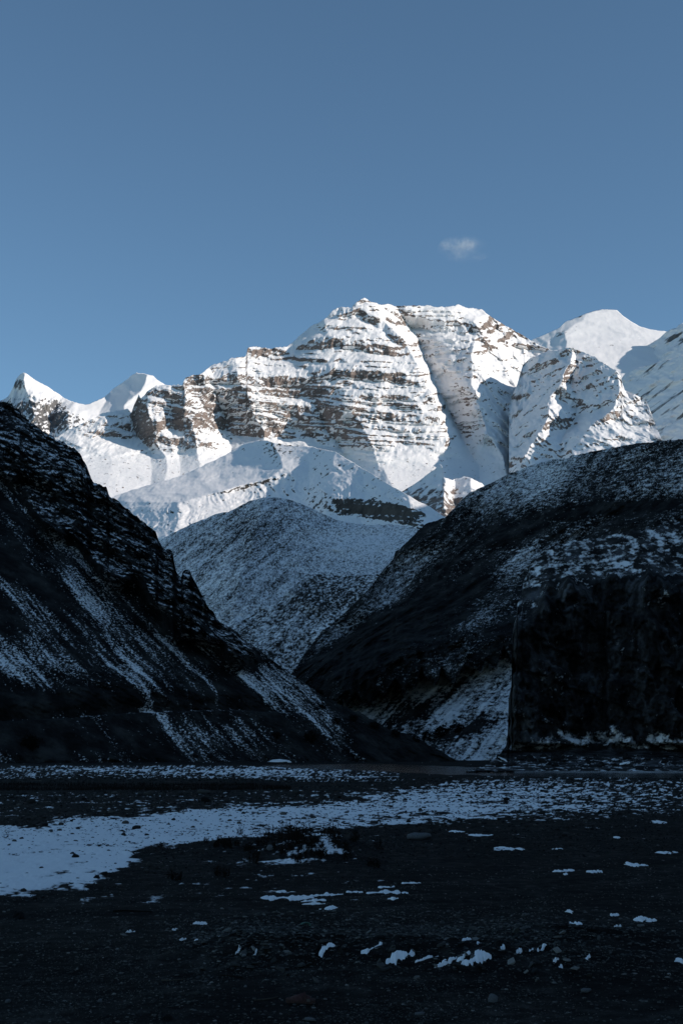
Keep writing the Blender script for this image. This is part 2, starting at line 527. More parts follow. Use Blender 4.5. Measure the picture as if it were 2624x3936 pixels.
# ---- the shaded flank at the far right, turned away from the sun
FR_SKY = [(2200, 1420), (2260, 1372), (2300, 1352), (2400, 1342), (2480, 1332), (2530, 1300), (2560, 1275), (2600, 1258), (2608, 1246), (2624, 1243), (2700, 1220), (2900, 1180)]
def fr_depth(U, V, dx, dz):
    return 12900 / (1 + 1.5 * dx - 1.5 * dz) * 1.0 - 900
def fr_disp(U, V, X, Y, Z):
    return -60 * ridged(X / 600 + 3, Y / 600, Z / 400, 4) - 26 * ridged((X + 0.6 * Z) / 210, Y / 420, Z / 500, 4, 0.6) - 18 * ridged((X + Z) / 120, Y / 300, (Z - X) / 400, 3)
def fr_snow(U, V, P, N):
    s = fbm((P[..., 2] - 0.7 * P[..., 0]) / 60, (P[..., 0] + P[..., 2]) / 400, 1.0, 4, 0.6)
    rk = 0.6 * blob(U, V, 2600, 1300, 40, 22) + 0.3 * sstep(1430, 1500, V + 0.3 * (U - 2500))
    return 0.58 - rk + 0.7 * s
sheet('mountain', 2180, 2880, 3.6, 3.6, FR_SKY, [(2000, 1900), (3000, 1900)], fr_depth, mat_far, jag=(3, 40), disp=fr_disp, snow=fr_snow, back=(12, 80.0, 0.6), seed=4.0)
FR2_SKY = [(2300, 1560), (2400, 1440), (2440, 1420), (2520, 1395), (2600, 1372), (2700, 1345), (2950, 1290)]
sheet('mountain', 2330, 2880, 3.6, 3.6, FR2_SKY, [(2000, 1900), (3000, 1900)], lambda U, V, dx, dz: 11500 / (1 + 1.6 * dx - 1.4 * dz) - 900, mat_far, jag=(3, 60),
      disp=fr_disp, snow=fr_snow, back=(10, 60.0, 0.6), seed=5.0)

# ---- the spur standing before the dome
SP_SKY = [(1950, 1560), (1985, 1480), (2008, 1402), (2030, 1380), (2070, 1362), (2110, 1348), (2160, 1343), (2180, 1334), (2200, 1336), (2230, 1352), (2283, 1366), (2299, 1385), (2330, 1405), (2366, 1422), (2384, 1445), (2391, 1478), (2400, 1500), (2440, 1518), (2478, 1534), (2490, 1560), (2520, 1640), (2560, 1740), (2640, 1850)]
SP_LINES = [
    [(1330, 1960, 330), (1600, 1960, 300), (1900, 1930, 200)],
    [(1330, 2195, -60), (1400, 2190, -60), (1470, 2150, -70), (1540, 2120, -80), (1600, 2105, -90), (1680, 2060, -80), (1760, 2000, -80), (1900, 1980, 0)],
    [(1330, 2200, -40), (1400, 2212, 50), (1480, 2190, 120), (1560, 2220, 150), (1640, 2190, 130), (1720, 2150, 70), (1900, 2120, 0)],
    [(1330, 2330, 0), (1420, 2370, -60), (1500, 2392, -100), (1560, 2360, -130), (1640, 2270, -140), (1720, 2210, -130), (1900, 2180, -100)],
    [(1420, 2395, 0), (1520, 2420, 10), (1620, 2440, 0), (1900, 2440, -20)],
    [(1500, 2480, 0), (1600, 2520, 40), (1900, 2600, 60)],
]
def sp_slope(U, V):
    c = 0.8 * sstep(0.1, 0.4, fbm((V + 0.25 * U) / 18, U / 110, 6.3, 3, 0.7)) * sstep(1640, 1560, V)
    return 0.75 + 2.0 * c
def sp_depth(U, V, dx, dz):
    return climb(U, V, sp_slope, lambda u, v: 6300 + 0.9 * (2100 - u), 25, 10)
def sp_disp(U, V, X, Y, Z):
    return (-45 * ridged(X / 430, Y / 500, Z / 400, 3) - 26 * ridged((X + 0.35 * Z) / 140, Y / 220, Z / 380, 4, 0.55) - 3 * ridged((X + 0.4 * Z) / 26, Y / 70, Z / 90, 3)) * sstep(1900, 1750, V)
def sp_snow(U, V, P, N):
    n = fbm(P[..., 0] / 60, P[..., 1] / 60, P[..., 2] / 25, 4, 0.6)
    return (N[..., 2] - 0.33) * 2.0 + 0.30 * n
sheet('mountain', 1955, 2630, 2.9, 2.8, SP_SKY, [(1900, 1900), (2700, 1900)], sp_depth, mat_main, jag=(3, 24), lines=SP_LINES, warp=16,
      disp=sp_disp, snow=sp_snow, back=(16, 40.0, 0.7), seed=6.0)

# ---- small shaded cones at the foot of the main mountain
KN_SKY = [(1400, 1960), (1520, 1905), (1600, 1855), (1660, 1808), (1692, 1782), (1700, 1800), (1704, 1835), (1735, 1846), (1780, 1832), (1810, 1838), (1850, 1858), (1862, 1870), (1900, 1856), (1950, 1870), (2050, 1850), (2200, 1900)]
KN_LINES = [
    [(1780, 1400, 500), (2100, 1400, 300)],
    [(1780, 1695, -60), (1850, 1705, -60), (2100, 1720, -60)],
    [(1780, 1740, 60), (2100, 1760, 40)],
    [(1800, 1800, -20), (2100, 1830, -40)],
    [(1840, 1862, 60), (2100, 1880, 40)],
    [(1840, 1905, -20), (2100, 1960, 0)],
    [(1840, 2200, 160), (2100, 2200, 160)],
]
def kn_snow(U, V, P, N):
    n = fbm(P[..., 0] / 30, P[..., 1] / 40, P[..., 2] / 30, 4, 0.65)
    return 0.5 - 0.65 * sstep(1850, 1930, V - 0.1 * (U - 1700)) + 0.6 * n
sheet('hill', 1420, 2150, 3, 3, KN_SKY, [(1400, 2080), (2200, 2080)], lambda U, V, dx, dz: march(U, V, dx, dz, 5300 + 0 * U[0], 0.62 + 0 * U), mat_main, jag=(3, 30),
      lines=KN_LINES, warp=8, disp=lambda U, V, X, Y, Z: -22 * ridged(X / 160, Y / 200, Z / 160, 4), snow=kn_snow, back=(10, 30.0, 0.6), seed=7.0)

# ---- sunlit foothill with fluted slopes
FH_SKY = [(250, 2000), (400, 1925), (480, 1893), (560, 1868), (640, 1846), (700, 1828), (760, 1800), (800, 1780), (880, 1742), (920, 1715), (960, 1698), (1010, 1690), (1060, 1702), (1120, 1712), (1200, 1718), (1290, 1738), (1335, 1765), (1440, 1828),
          (1540, 1888), (1590, 1918), (1640, 1942), (1700, 1980), (1780, 2040), (1900, 2120)]
FH_LINES = [
    [(1690, 200, 250), (2100, 200, 150)],
    [(1690, 800, 300), (1760, 640, 300), (1850, 520, 240), (1950, 420, 150), (2100, 400, 80)],
    [(1690, 1040, -10), (1760, 1075, -30), (1800, 1090, -45), (1840, 1020, -50), (1880, 880, -60), (1930, 700, -60), (2100, 650, -60)],
    [(1690, 1200, 0), (1800, 1190, 5), (1900, 1180, 12), (2100, 1160, 0)],
    [(1690, 1300, -28), (1780, 1280, -30), (1850, 1250, -26), (2000, 1250, -20), (2100, 1250, -20)],
    [(1740, 1400, 8), (1800, 1380, 22), (1900, 1400, 16), (2100, 1400, 12)],
    [(1740, 1480, -24), (1900, 1560, -30), (2100, 1620, -30)],
    [(1740, 1900, 200), (2100, 1900, 160)],
]
def fh_slope(U, V):
    c = sstep(22, 8, np.abs(V - curve([(1250, 1935), (1450, 1960), (1620, 1995)], U) + 6 * noise(U / 60, 1.0, 2.0)) - 18) * sstep(1240, 1320, U) * sstep(1640, 1615, U)
    s = V - 0.06 * U
    m = 0.62 + 2.2 * c * sstep(-0.1, 0.3, fbm(s / 9, U / 200, 5.2, 2) + 0.15)
    m = m + 1.2 * sstep(12, 4, np.abs(V - curve([(500, 1935), (700, 1912), (900, 1880), (1100, 1830)], U) + 8 * noise(U / 40, 3.0, 1.0))) * sstep(420, 520, U) * sstep(1150, 1080, U)
    return m
def fh_depth(U, V, dx, dz):
    return climb(U, V, fh_slope, lambda u, v: curve([(200, 3700), (1000, 3600), (1300, 3370), (1700, 3040), (1900, 2960)], u), 25, 10)
def fh_disp(U, V, X, Y, Z):
    low = sstep(curve([(300, 1960), (500, 1925), (700, 1905), (900, 1870), (1100, 1800), (1300, 1770), (1600, 1920)], U), curve([(300, 1990), (500, 1960), (700, 1945), (900, 1910), (1100, 1840), (1300, 1810), (1600, 1960)], U), V)
    fl = ridged((X + 0.25 * Z) / 34 + 0.9 * noise(Z / 60, X / 70, 1.0), Z / 150, 0.7, 4, 0.6)
    return -7 * fl * (0.03 + 0.97 * low) * (0.6 + 0.6 * noise(X / 120, Z / 90, 8.0)) - 13 * ridged(X / 260, Y / 260, Z / 200, 4) - 2.5 * fbm(X / 14, Y / 14, Z / 14, 3)
def fh_snow(U, V, P, N):
    n = fbm(P[..., 0] / 16, P[..., 1] / 30, P[..., 2] / 16, 4, 0.7)
    rk = 0.55 * sstep(22, 8, np.abs(V - curve([(1250, 1935), (1450, 1960), (1620, 1995)], U)) - 20) * sstep(1230, 1330, U) * sstep(1640, 1620, U)
    rk = rk + 0.45 * blob(U, V, 1090, 1730, 60, 40)
    return 0.42 + 1.3 * (N[..., 2] - 0.72) - rk + 0.5 * n
ROCK_F = [(0.3, (0.045, 0.042, 0.04)), (0.5, (0.09, 0.08, 0.072)), (0.75, (0.15, 0.13, 0.11))]
mat_foot = terrain_mat('foothill_snow', ROCK_F, 0.03, 0.09, 0.25, 0.5, (0.15, 2.5, 0.6))
sheet('hill', 260, 1860, 3.0, 2.9, FH_SKY, [(200, 2110), (1900, 2180)], fh_depth, mat_foot, jag=(2.5, 24), lines=FH_LINES, warp=14,
      disp=fh_disp, snow=fh_snow, back=(12, 30.0, 0.5), seed=8.0)

# ---- shaded hill in the middle of the valley, and the darker knoll before it
H7_SKY = [(350, 2260), (560, 2132), (600, 2088), (640, 2062), (700, 2030), (740, 2012), (800, 1990), (830, 1974), (880, 1966), (910, 1950), (960, 1926), (1010, 1912), (1060, 1912), (1120, 1922), (1200, 1955), (1300, 2002), (1400, 2018), (1500, 2015), (1600, 2030), (1700, 2075), (1900, 2200)]
H7_LINES = [
    [(1900, 350, 300), (2600, 300, 200)],
    [(1900, 1010, -60), (2000, 1000, -60), (2200, 930, -80), (2600, 850, -80)],
    [(1900, 1200, 20), (2100, 1180, 20), (2600, 1100, 0)],
    [(1950, 1350, 60), (2150, 1380, 60), (2600, 1350, 20)],
    [(1950, 1900, 100), (2600, 1900, 60)],
]
def speckle(P, s, o=3):
    return fbm(P[..., 0] / s, P[..., 1] / s, P[..., 2] / s, o, 0.7)
def h7_snow(U, V, P, N):
    st = fbm((P[..., 0] - 0.8 * P[..., 2]) / 18, (P[..., 0] + P[..., 2]) / 110, 2.0, 4, 0.65)
    lf = sstep(1350, 1000, U)
    return 0.15 - 0.25 * blob(U, V, 930, 2040, 160, 80) - 0.12 * lf + 0.22 * blob(U, V, 1420, 2080, 180, 60) + 0.3 * st * lf + 0.22 * speckle(P, 12.0, 3) + 0.6 * speckle(P, 3.0, 3)
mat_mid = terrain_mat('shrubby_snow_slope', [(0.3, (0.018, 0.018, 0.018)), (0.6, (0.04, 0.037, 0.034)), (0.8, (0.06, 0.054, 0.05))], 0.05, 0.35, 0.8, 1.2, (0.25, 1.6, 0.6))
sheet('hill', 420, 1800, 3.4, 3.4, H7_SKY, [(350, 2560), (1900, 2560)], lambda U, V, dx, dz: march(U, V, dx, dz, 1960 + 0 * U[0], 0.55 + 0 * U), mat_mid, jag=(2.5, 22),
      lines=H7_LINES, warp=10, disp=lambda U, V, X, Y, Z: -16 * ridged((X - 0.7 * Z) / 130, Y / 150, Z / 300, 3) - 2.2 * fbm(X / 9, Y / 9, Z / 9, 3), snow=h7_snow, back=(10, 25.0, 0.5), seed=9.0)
H8_SKY = [(600, 2560), (760, 2470), (830, 2430), (900, 2400), (1000, 2352), (1080, 2300), (1150, 2235), (1190, 2212), (1240, 2205), (1320, 2216), (1380, 2212), (1450, 2206), (1500, 2240), (1700, 2380)]
def h8_snow(U, V, P, N):
    st = fbm((P[..., 0] - 0.8 * P[..., 2]) / 9, (P[..., 0] + P[..., 2]) / 60, 4.0, 4, 0.65)
    return -0.12 + 0.25 * st + 0.35 * speckle(P, 6.0, 3) + 0.7 * speckle(P, 2.2, 3) - 0.3 * blob(U, V, 1250, 2300, 160, 60)
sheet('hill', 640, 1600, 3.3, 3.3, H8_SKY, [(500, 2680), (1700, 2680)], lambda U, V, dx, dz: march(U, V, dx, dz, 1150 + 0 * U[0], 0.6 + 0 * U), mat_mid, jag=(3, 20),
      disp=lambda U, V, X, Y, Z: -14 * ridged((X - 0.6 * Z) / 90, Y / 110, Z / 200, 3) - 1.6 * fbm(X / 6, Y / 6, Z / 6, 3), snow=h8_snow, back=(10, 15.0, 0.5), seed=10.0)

# ---- near left slope: crags above, scree below, a road cut across it
LS_SKY = [(-400, 1330), (-200, 1430), (0, 1539), (40, 1552), (75, 1577), (92, 1602), (125, 1627), (176, 1661), (218, 1690), (251, 1702), (284, 1723), (310, 1744), (335, 1794), (360, 1857), (385, 1864), (410, 1872), (418, 1900), (440, 1918),
          (469, 1937), (519, 1979), (560, 2008), (577, 2029), (600, 2045), (613, 2080), (627, 2109), (652, 2112), (665, 2125), (668, 2150), (678, 2198), (696, 2222), (703, 2196), (715, 2187), (730, 2195), (745, 2226), (770, 2276), (803, 2335), (824, 2360),
          (845, 2393), (895, 2418), (937, 2456), (1004, 2502), (1088, 2569), (1171, 2628), (1255, 2686), (1312, 2712), (1396, 2745), (1479, 2795), (1588, 2828), (1640, 2858), (1700, 2892), (1760, 2925)]
LS_BASE = [(-400, 2952), (0, 2942), (900, 2940), (1300, 2936), (1500, 2934), (1760, 2932)]
def ls_crag(U, V):
    low = curve([(-400, 1560), (0, 1820), (200, 2040), (400, 2200), (560, 2290), (640, 2380), (720, 2430), (800, 2480), (900, 2530), (1100, 2600), (1300, 2720)], U)
    return sstep(40, -40, V - low + 50 * noise(U / 120, V / 120, 3.0)) * sstep(1300, 900, U)
def ls_depth(U, V, dx, dz):
    D = 417 / (1 - 1.0 * dx - 2.0 * np.maximum(dz, -0.02))
    cr = ls_crag(U, V)
    return D - 5 * cr
def ls_disp(U, V, X, Y, Z):
    cr = ls_crag(U, V)
    p = (X + Y) * 0.7071
    q = Z
    rib = ridged(p / 11 + 0.3 * noise(q / 20, p / 20, 0.0), q / 90, 2.0, 3)
    r = -0.7 * rib * (1 - cr) - 8.0 * ridged(X / 75, Y / 75, Z / 110, 3) * (0.3 + 0.7 * cr)
    r += cr * (-9 * ridged(p / 22, q / 60, 4.0, 3) - 3.4 * ridged(X / 7, Y / 7, q / 17, 4) - 1.0 * ridged(X / 2.4, Y / 2.4, Z / 5, 2))
    # low rock steps in the lower middle
    rs = blob(U, V, 520, 2640, 420, 80, 5)
    r += -3.5 * rs * ridged(X / 14, Y / 14, Z / 12, 4)
    # road bench
    rd = V - (curve([(-400, 2790), (30, 2772), (300, 2758), (500, 2742), (900, 2730), (1200, 2745), (1500, 2800)], U) + 3 * noise(U / 90, 0.3, 0.9))
    r += 6.5 * sstep(3, -3, rd) * sstep(1250, 1000, U) - 5.0 * sstep(0, -70, rd) * sstep(1250, 1000, U)
    r += -0.5 * fbm(X / 1.6, Y / 1.6, Z / 1.6, 3)
    r += -5 * sstep(2860, 2930, V) * np.maximum(fbm(X / 14, Y / 14, 1.0, 4, 0.6), -0.2)
    return r * sstep(2962, 2945, V)
def ls_snow(U, V, P, N):
    X, Y, Z = P[..., 0], P[..., 1], P[..., 2]
    p = (X + Y) * 0.7071
    cr = ls_crag(U, V)
    st = fbm(p / 2.6 + 0.5 * noise(Z / 9, p / 9, 1.0), Z / 22, 5.0, 4, 0.6)
    big = fbm(p / 17 + 0.4 * noise(Z / 20, p / 20, 1.0), Z / 38, 9.0, 3, 0.6)
    sp = fbm(X / 0.75, Y / 0.75, Z / 0.6, 3, 0.75)
    d = -0.66 + 0.72 * blob(U, V, 880, 2560, 330, 28, 41) + 0.40 * blob(U, V, 500, 2480, 300, 70, 43) + 0.42 * blob(U, V, 110, 2330, 260, 60, 45) + 0.42 * blob(U, V, 60, 2550, 160, 90, 30)
    d = d + 0.35 * blob(U, V, 150, 2010, 260, 22, 42) + 0.3 * blob(U, V, 640, 2330, 200, 20, 40) + 0.25 * blob(U, V, 350, 2590, 330, 70, 8)
    d = d - 0.55 * blob(U, V, 360, 2690, 300, 34) + 0.42 * blob(U, V, 930, 2815, 240, 62) + 0.2 * blob(U, V, 560, 2830, 160, 60) - 0.5 * sstep(1050, 1300, U) * sstep(2760, 2700, V) - 0.4 * sstep(1250, 1450, U) - 0.35 * blob(U, V, 220, 2850, 240, 60)
    s = d + 0.5 * st + 0.62 * big + 0.55 * sp
    ledge = (N[..., 2] - 0.66) * 1.9 + 0.6 * fbm(X / 2.6, Y / 2.6, Z / 2.4, 4, 0.75) + 0.3 * fbm(X / 20, Y / 20, Z / 20, 2) - 0.62
    s = s * (1 - cr) + cr * ledge
    rd = np.abs(V - curve([(-400, 2790), (30, 2770), (300, 2757), (500, 2740), (900, 2728), (1200, 2745)], U))
    s = s + 0.8 * sstep(5, 1, rd) * sstep(1150, 1000, U) * (0.4 + noise(U / 60, 2.0, 1.0))
    return s
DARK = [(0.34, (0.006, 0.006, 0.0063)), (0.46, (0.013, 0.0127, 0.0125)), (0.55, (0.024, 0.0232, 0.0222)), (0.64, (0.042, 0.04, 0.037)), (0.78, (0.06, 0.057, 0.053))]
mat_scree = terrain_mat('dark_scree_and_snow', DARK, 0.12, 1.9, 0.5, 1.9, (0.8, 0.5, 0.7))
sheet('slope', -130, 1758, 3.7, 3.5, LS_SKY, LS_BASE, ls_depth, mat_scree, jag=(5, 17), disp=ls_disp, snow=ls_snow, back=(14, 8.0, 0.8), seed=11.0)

# ---- near right hill with snow chutes
RH_SKY = [(1080, 2640), (1138, 2569), (1171, 2510), (1220, 2450), (1272, 2398), (1312, 2366), (1362, 2318), (1421, 2259), (1471, 2192), (1510, 2150), (1519, 2118), (1534, 2112), (1545, 2100), (1563, 2084), (1630, 2017), (1707, 1990), (1760, 1935), (1807, 1891), (1880, 1860),
          (1950, 1824), (2000, 1806), (2042, 1786), (2120, 1768), (2185, 1760), (2192, 1752), (2293, 1732), (2427, 1707), (2624, 1687), (2900, 1640)]
RH_BASE = [(1080, 2930), (2900, 2930)]
def rh_chute(U, V):
    top = curve([(1250, 2660), (1330, 2680), (1420, 2660), (1510, 2620), (1600, 2590), (1700, 2570), (1800, 2560), (1900, 2520), (2000, 2470)], U)
    teeth = 60 * np.abs(noise(U / 75, 1.7, 0.4)) * 2 + 26 * noise(U / 28, 3.7, 1.4)
    return sstep(-14, 14, V - top - teeth + 12 * noise(U / 30, V / 60, 2.0))
def rh_depth(U, V, dx, dz):
    D = 600 / (1 + 0.9 * dx - 1.75 * np.maximum(dz, -0.02))
    ch = rh_chute(U, V)
    wall = blob(U, V, 1560, 2560, 420, 130, -14)
    return D - 30 * wall * (1 - ch)
def rh_gul(X, Y, Z):
    p = (X - Y) * 0.7071
    return ridged(p / 48 + 0.5 * noise(Z / 35, p / 50, 2.0), Z / 170, 6.0, 4, 0.55)
def rh_disp(U, V, X, Y, Z):
    ch = rh_chute(U, V)
    wall = blob(U, V, 1580, 2520, 440, 150, -14) * (1 - ch)
    p = (X - Y) * 0.7071
    r = -6 * ridged(X / 80, Y / 80, Z / 80, 3) - 7 * rh_gul(X, Y, Z) * (1 - ch)
    r += wall * (-11 * ridged(X / 15, Y / 60, Z / 120, 3) - 2.0 * ridged(X / 5, Y / 8, Z / 16, 3))
    r += -1.4 * ridged(p / 9, Z / 70, 2.0, 3) * ch
    r += -1.1 * fbm(X / 3.2, Y / 3.2, Z / 3.2, 4)
    tip = sstep(60, 0, V - curve(RH_SKY, U)) * sstep(1650, 1500, U)
    return r - 1.5 * tip * ridged(X / 8, Y / 8, Z / 8, 2)
def rh_snow(U, V, P, N):
    X, Y, Z = P[..., 0], P[..., 1], P[..., 2]
    p = (X - Y) * 0.7071
    ch = rh_chute(U, V)
    sp = fbm(p / 3.4 + 0.4 * Z / 3.4, (X + Y) / 3.0, Z / 1.0, 4, 0.8)
    st = fbm(p / 3 + 0.3 * noise(Z / 10, p / 10, 1.0), Z / 40, 3.0, 4, 0.62)
    big = fbm(X / 45, Y / 45, Z / 45, 3)
    d = -0.30 - 0.25 * blob(U, V, 1500, 2480, 330, 170, -35) + 0.36 * sstep(2120, 1840, V) * sstep(1650, 1900, U) + 0.42 * blob(U, V, 1985, 2180, 150, 50, -52) + 0.3 * blob(U, V, 2080, 2120, 160, 34, -20) + 0.3 * blob(U, V, 1830, 2400, 60, 200, 30)
    bush = -0.55 * blob(U, V, 2420, 1950, 300, 26, -4) - 0.3 * blob(U, V, 1950, 2040, 150, 50)
    s = d + 0.11 + bush + 0.45 * sp + 0.2 * big - 0.34 * rh_gul(X, Y, Z)
    c = 0.0 + 0.42 * st + 0.5 * sp + 0.45 * fbm(X / 22, Y / 22, Z / 14, 3) - 0.5 * blob(U, V, 1560, 2760, 260, 26, -28) - 0.35 * blob(U, V, 1700, 2830, 200, 30, -20) + 0.25 * blob(U, V, 1800, 2650, 180, 50, -35)
    return s * (1 - ch) + c * ch
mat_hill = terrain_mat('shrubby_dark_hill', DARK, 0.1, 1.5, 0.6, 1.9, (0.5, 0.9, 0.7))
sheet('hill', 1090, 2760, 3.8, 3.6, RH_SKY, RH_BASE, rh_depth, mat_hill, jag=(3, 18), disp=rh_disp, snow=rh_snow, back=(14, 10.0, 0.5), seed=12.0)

# ---- right cliff and the gravel bank at its foot
RC_SKY = [(1780, 2960), (1850, 2948), (1890, 2925), (1925, 2890), (1945, 2862), (1953, 2790), (1950, 2700), (1964, 2640), (1957, 2540), (1966, 2470), (1970, 2420), (1986, 2375), (1984, 2330), (2004, 2285), (2008, 2235), (2030, 2200), (2036, 2160), (2066, 2140), (2100, 2112), (2149, 2092), (2230, 2075), (2316, 2059), (2483, 2033), (2624, 2002), (2900, 1950)]
RC_BASE = [(1560, 2964), (2900, 2964)]
def rc_top(U):
    return curve([(1900, 2450), (1960, 2425), (2045, 2375), (2085, 2275), (2180, 2235), (2300, 2240), (2450, 2215), (2624, 2205), (2900, 2160)], U)
def rc_foot(U):
    return curve([(1560, 2910), (1900, 2880), (1990, 2872), (2060, 2866), (2110, 2842), (2160, 2820), (2230, 2840), (2290, 2838), (2345, 2806), (2400, 2842), (2440, 2862), (2480, 2842), (2530, 2818), (2580, 2845), (2624, 2838), (2700, 2815), (2900, 2840)], U) + 7 * fbm(U / 45, 3.1, 0.7, 3)
def rc_wob(U, V):
    return 75 * noise(U / 110, 2.0, 5.0) + 34 * noise(U / 40, V / 200, 5.0) + 12 * noise(U / 18, V / 60, 5.0)
def rc_slope(U, V):
    wob = rc_wob(U, V)
    cl = sstep(-14, 14, V - rc_top(U) - wob) * sstep(10, -6, V - rc_foot(U) - 12 * noise(U / 30, 1.0, 7.0))
    below = sstep(-6, 10, V - rc_foot(U))
    return 0.75 * (1 - cl) * (1 - below) + 3.2 * cl + (0.10 + 0.5 * sstep(2895, 2850, V)) * below
def rc_depth(U, V, dx, dz):
    D = climb(U, V, rc_slope, lambda u, v: on_flat(u, v + 0 * u)[1], 16, 16)
    return D - 3 * fbm(U / 60, V / 90, 3.3, 3, 0.5) * sstep(2860, 2800, V) * sstep(-20, 40, V - rc_top(U) - rc_wob(U, V)) + 24 * sstep(1995, 1945, U + 14 * noise(V / 50, U / 50, 1.0)) ** 2 * sstep(2890, 2850, V)
def rc_disp(U, V, X, Y, Z):
    cl = sstep(2880, 2850, V)
    face = cl * (0.05 + 0.95 * sstep(-20, 30, V - rc_top(U) - rc_wob(U, V)))
    r = face * (-7 * ridged(X / 19, Y / 40, Z / 70, 2) - 2.0 * ridged(X / 5.5, Y / 12, Z / 17, 3) + 2.0 * sstep(0.45, 0.8, ridged(X / 9, Y / 30, Z / 50, 2)) - 0.9 * fbm(X / 1.5, Y / 3, Z / 1.2, 3))
    r += -1.6 * face * sstep(-10, 40, V - rc_top(U)) * sstep(-0.15, 0.15, fbm(Z / 4.5 + 0.06 * X, X / 30, 2.0, 3))
    # overhanging corner lines
    return r - (1 - cl) * 1.2 * fbm(X / 1.7, Y / 6, 1.0, 4, 0.7) * sstep(2960, 2935, V)
def rc_snow(U, V, P, N):
    X, Y, Z = P[..., 0], P[..., 1], P[..., 2]
    sp = fbm(X / 1.5, Y / 1.9, Z / 1.2, 4, 0.7)
    wob = rc_wob(U, V)
    top = sstep(30, -30, V - rc_top(U) - wob)
    foot = sstep(-45, 5, V - rc_foot(U)) 
    s = -0.98 + 0.75 * sp + 0.62 * top + 0.35 * fbm(X / 9, Y / 9, Z / 5, 3)
    s = s + 0.1 * top + 0.4 * top * noise(U / 80, V / 50, 9.0)
    s = s + 0.75 * blob(U, V, 2540, 2300, 30, 75, 35) + 0.3 * blob(U, V, 2600, 2620, 60, 90)
    f = 0.02 + 0.8 * sp + 0.5 * fbm(U / 50, V / 22, 4.0, 3) - 0.85 * sstep(2868, 2895, V) - 0.9 * blob(U, V, 2300, 2880, 160, 22) + 0.2 * blob(U, V, 2330, 2840, 200, 20)
    near = sstep(2895, 2915, V)
    f = f * (1 - near) + near * (-0.38 + 0.85 * sp)
    return s * (1 - foot) + f * foot
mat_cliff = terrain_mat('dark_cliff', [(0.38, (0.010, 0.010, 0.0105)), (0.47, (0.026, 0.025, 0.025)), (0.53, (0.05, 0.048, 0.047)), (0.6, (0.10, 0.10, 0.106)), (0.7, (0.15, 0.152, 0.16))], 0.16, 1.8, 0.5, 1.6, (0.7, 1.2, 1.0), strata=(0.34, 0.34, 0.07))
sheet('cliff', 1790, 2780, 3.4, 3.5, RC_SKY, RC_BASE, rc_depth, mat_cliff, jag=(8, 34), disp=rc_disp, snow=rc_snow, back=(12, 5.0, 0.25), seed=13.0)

# ---- the mountain off to the right whose shadow fills the valley
LX, LY = -math.sin(SUN_AZ), -math.cos(SUN_AZ)          # the way the light travels over the ground
PX, PY = (-LY, LX) if LX > 0 else (LY, -LX)            # across the light, away from the viewer
def ridge_off(w):
    return np.interp(w, [-1500, 900, 3900, 5200], [1500, 1700, 720, 450])
RIDGE = [(-1500, 1000), (0, 1150), (500, 1200), (1500, 1280), (2350, 1330), (3100, 1250), (3400, 1240), (3600, 1390), (3826, 1560), (4050, 1650), (4300, 1550), (4700, 900), (5200, 200)]
def probe(seed, u, v):
    us, V, D = sheets[seed]
    j = int(np.argmin(np.abs(us - u)))
    i = int(np.argmin(np.abs(V[:, j] - v)))
    return at(us[j], V[i, j], D[i, j])
def shade_ridge():
    w = np.linspace(-1500, 5200, 140)
    s_ = np.linspace(-1, 1, 41)
    hgt = curve(RIDGE, w)
    off0 = ridge_off(w)
    P = np.zeros((len(s_), len(w), 3))
    for i, k in enumerate(s_):
        off = off0 + k * np.where(k < 0, 650, 1200)
        x = PX * w - LX * off
        y = PY * w - LY * off
        z = hgt * (1 - abs(k)) + 60 * (1 - abs(k)) * ridged(x / 500, y / 500, 2.0, 4) * (abs(k) > 0.04) - 5
        P[i, :, 0], P[i, :, 1], P[i, :, 2] = x, y, z
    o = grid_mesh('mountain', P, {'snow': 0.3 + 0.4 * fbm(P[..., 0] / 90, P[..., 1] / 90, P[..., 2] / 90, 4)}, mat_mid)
    tag(o, kind='structure')
shade_ridge()

# ------------------------------------------------------------------ the valley floor
def flat_px(x, y):
    """photo pixel of a point on the level floor"""
    u = W0 / 2 + FPX * (x / y) * (CP + SP * (-EYE / y) / 1.0)
    dzr = -EYE / y
    b = (dzr * CP - SP) / (CP + dzr * SP)
    v = H0 / 2 - FPX * b
    a = x / y * (CP - SP * b)
    return W0 / 2 + FPX * a, v

RIV_FAR = [(700, 2937), (1000, 2937), (1480, 2935), (1750, 2944), (1900, 2950), (2624, 2955), (2900, 2956), (4000, 2958)]
RIV_NEAR = [(700, 2940), (1000, 2944), (1200, 2950), (1450, 2960), (1700, 2972), (2100, 2982), (2624, 2988), (2900, 2990), (4000, 2992)]
def in_river(U, V):
    return sstep(-3, 2, V - curve(RIV_FAR, U)) * sstep(4, -1, V - curve(RIV_NEAR, U)) * sstep(900, 1050, U)

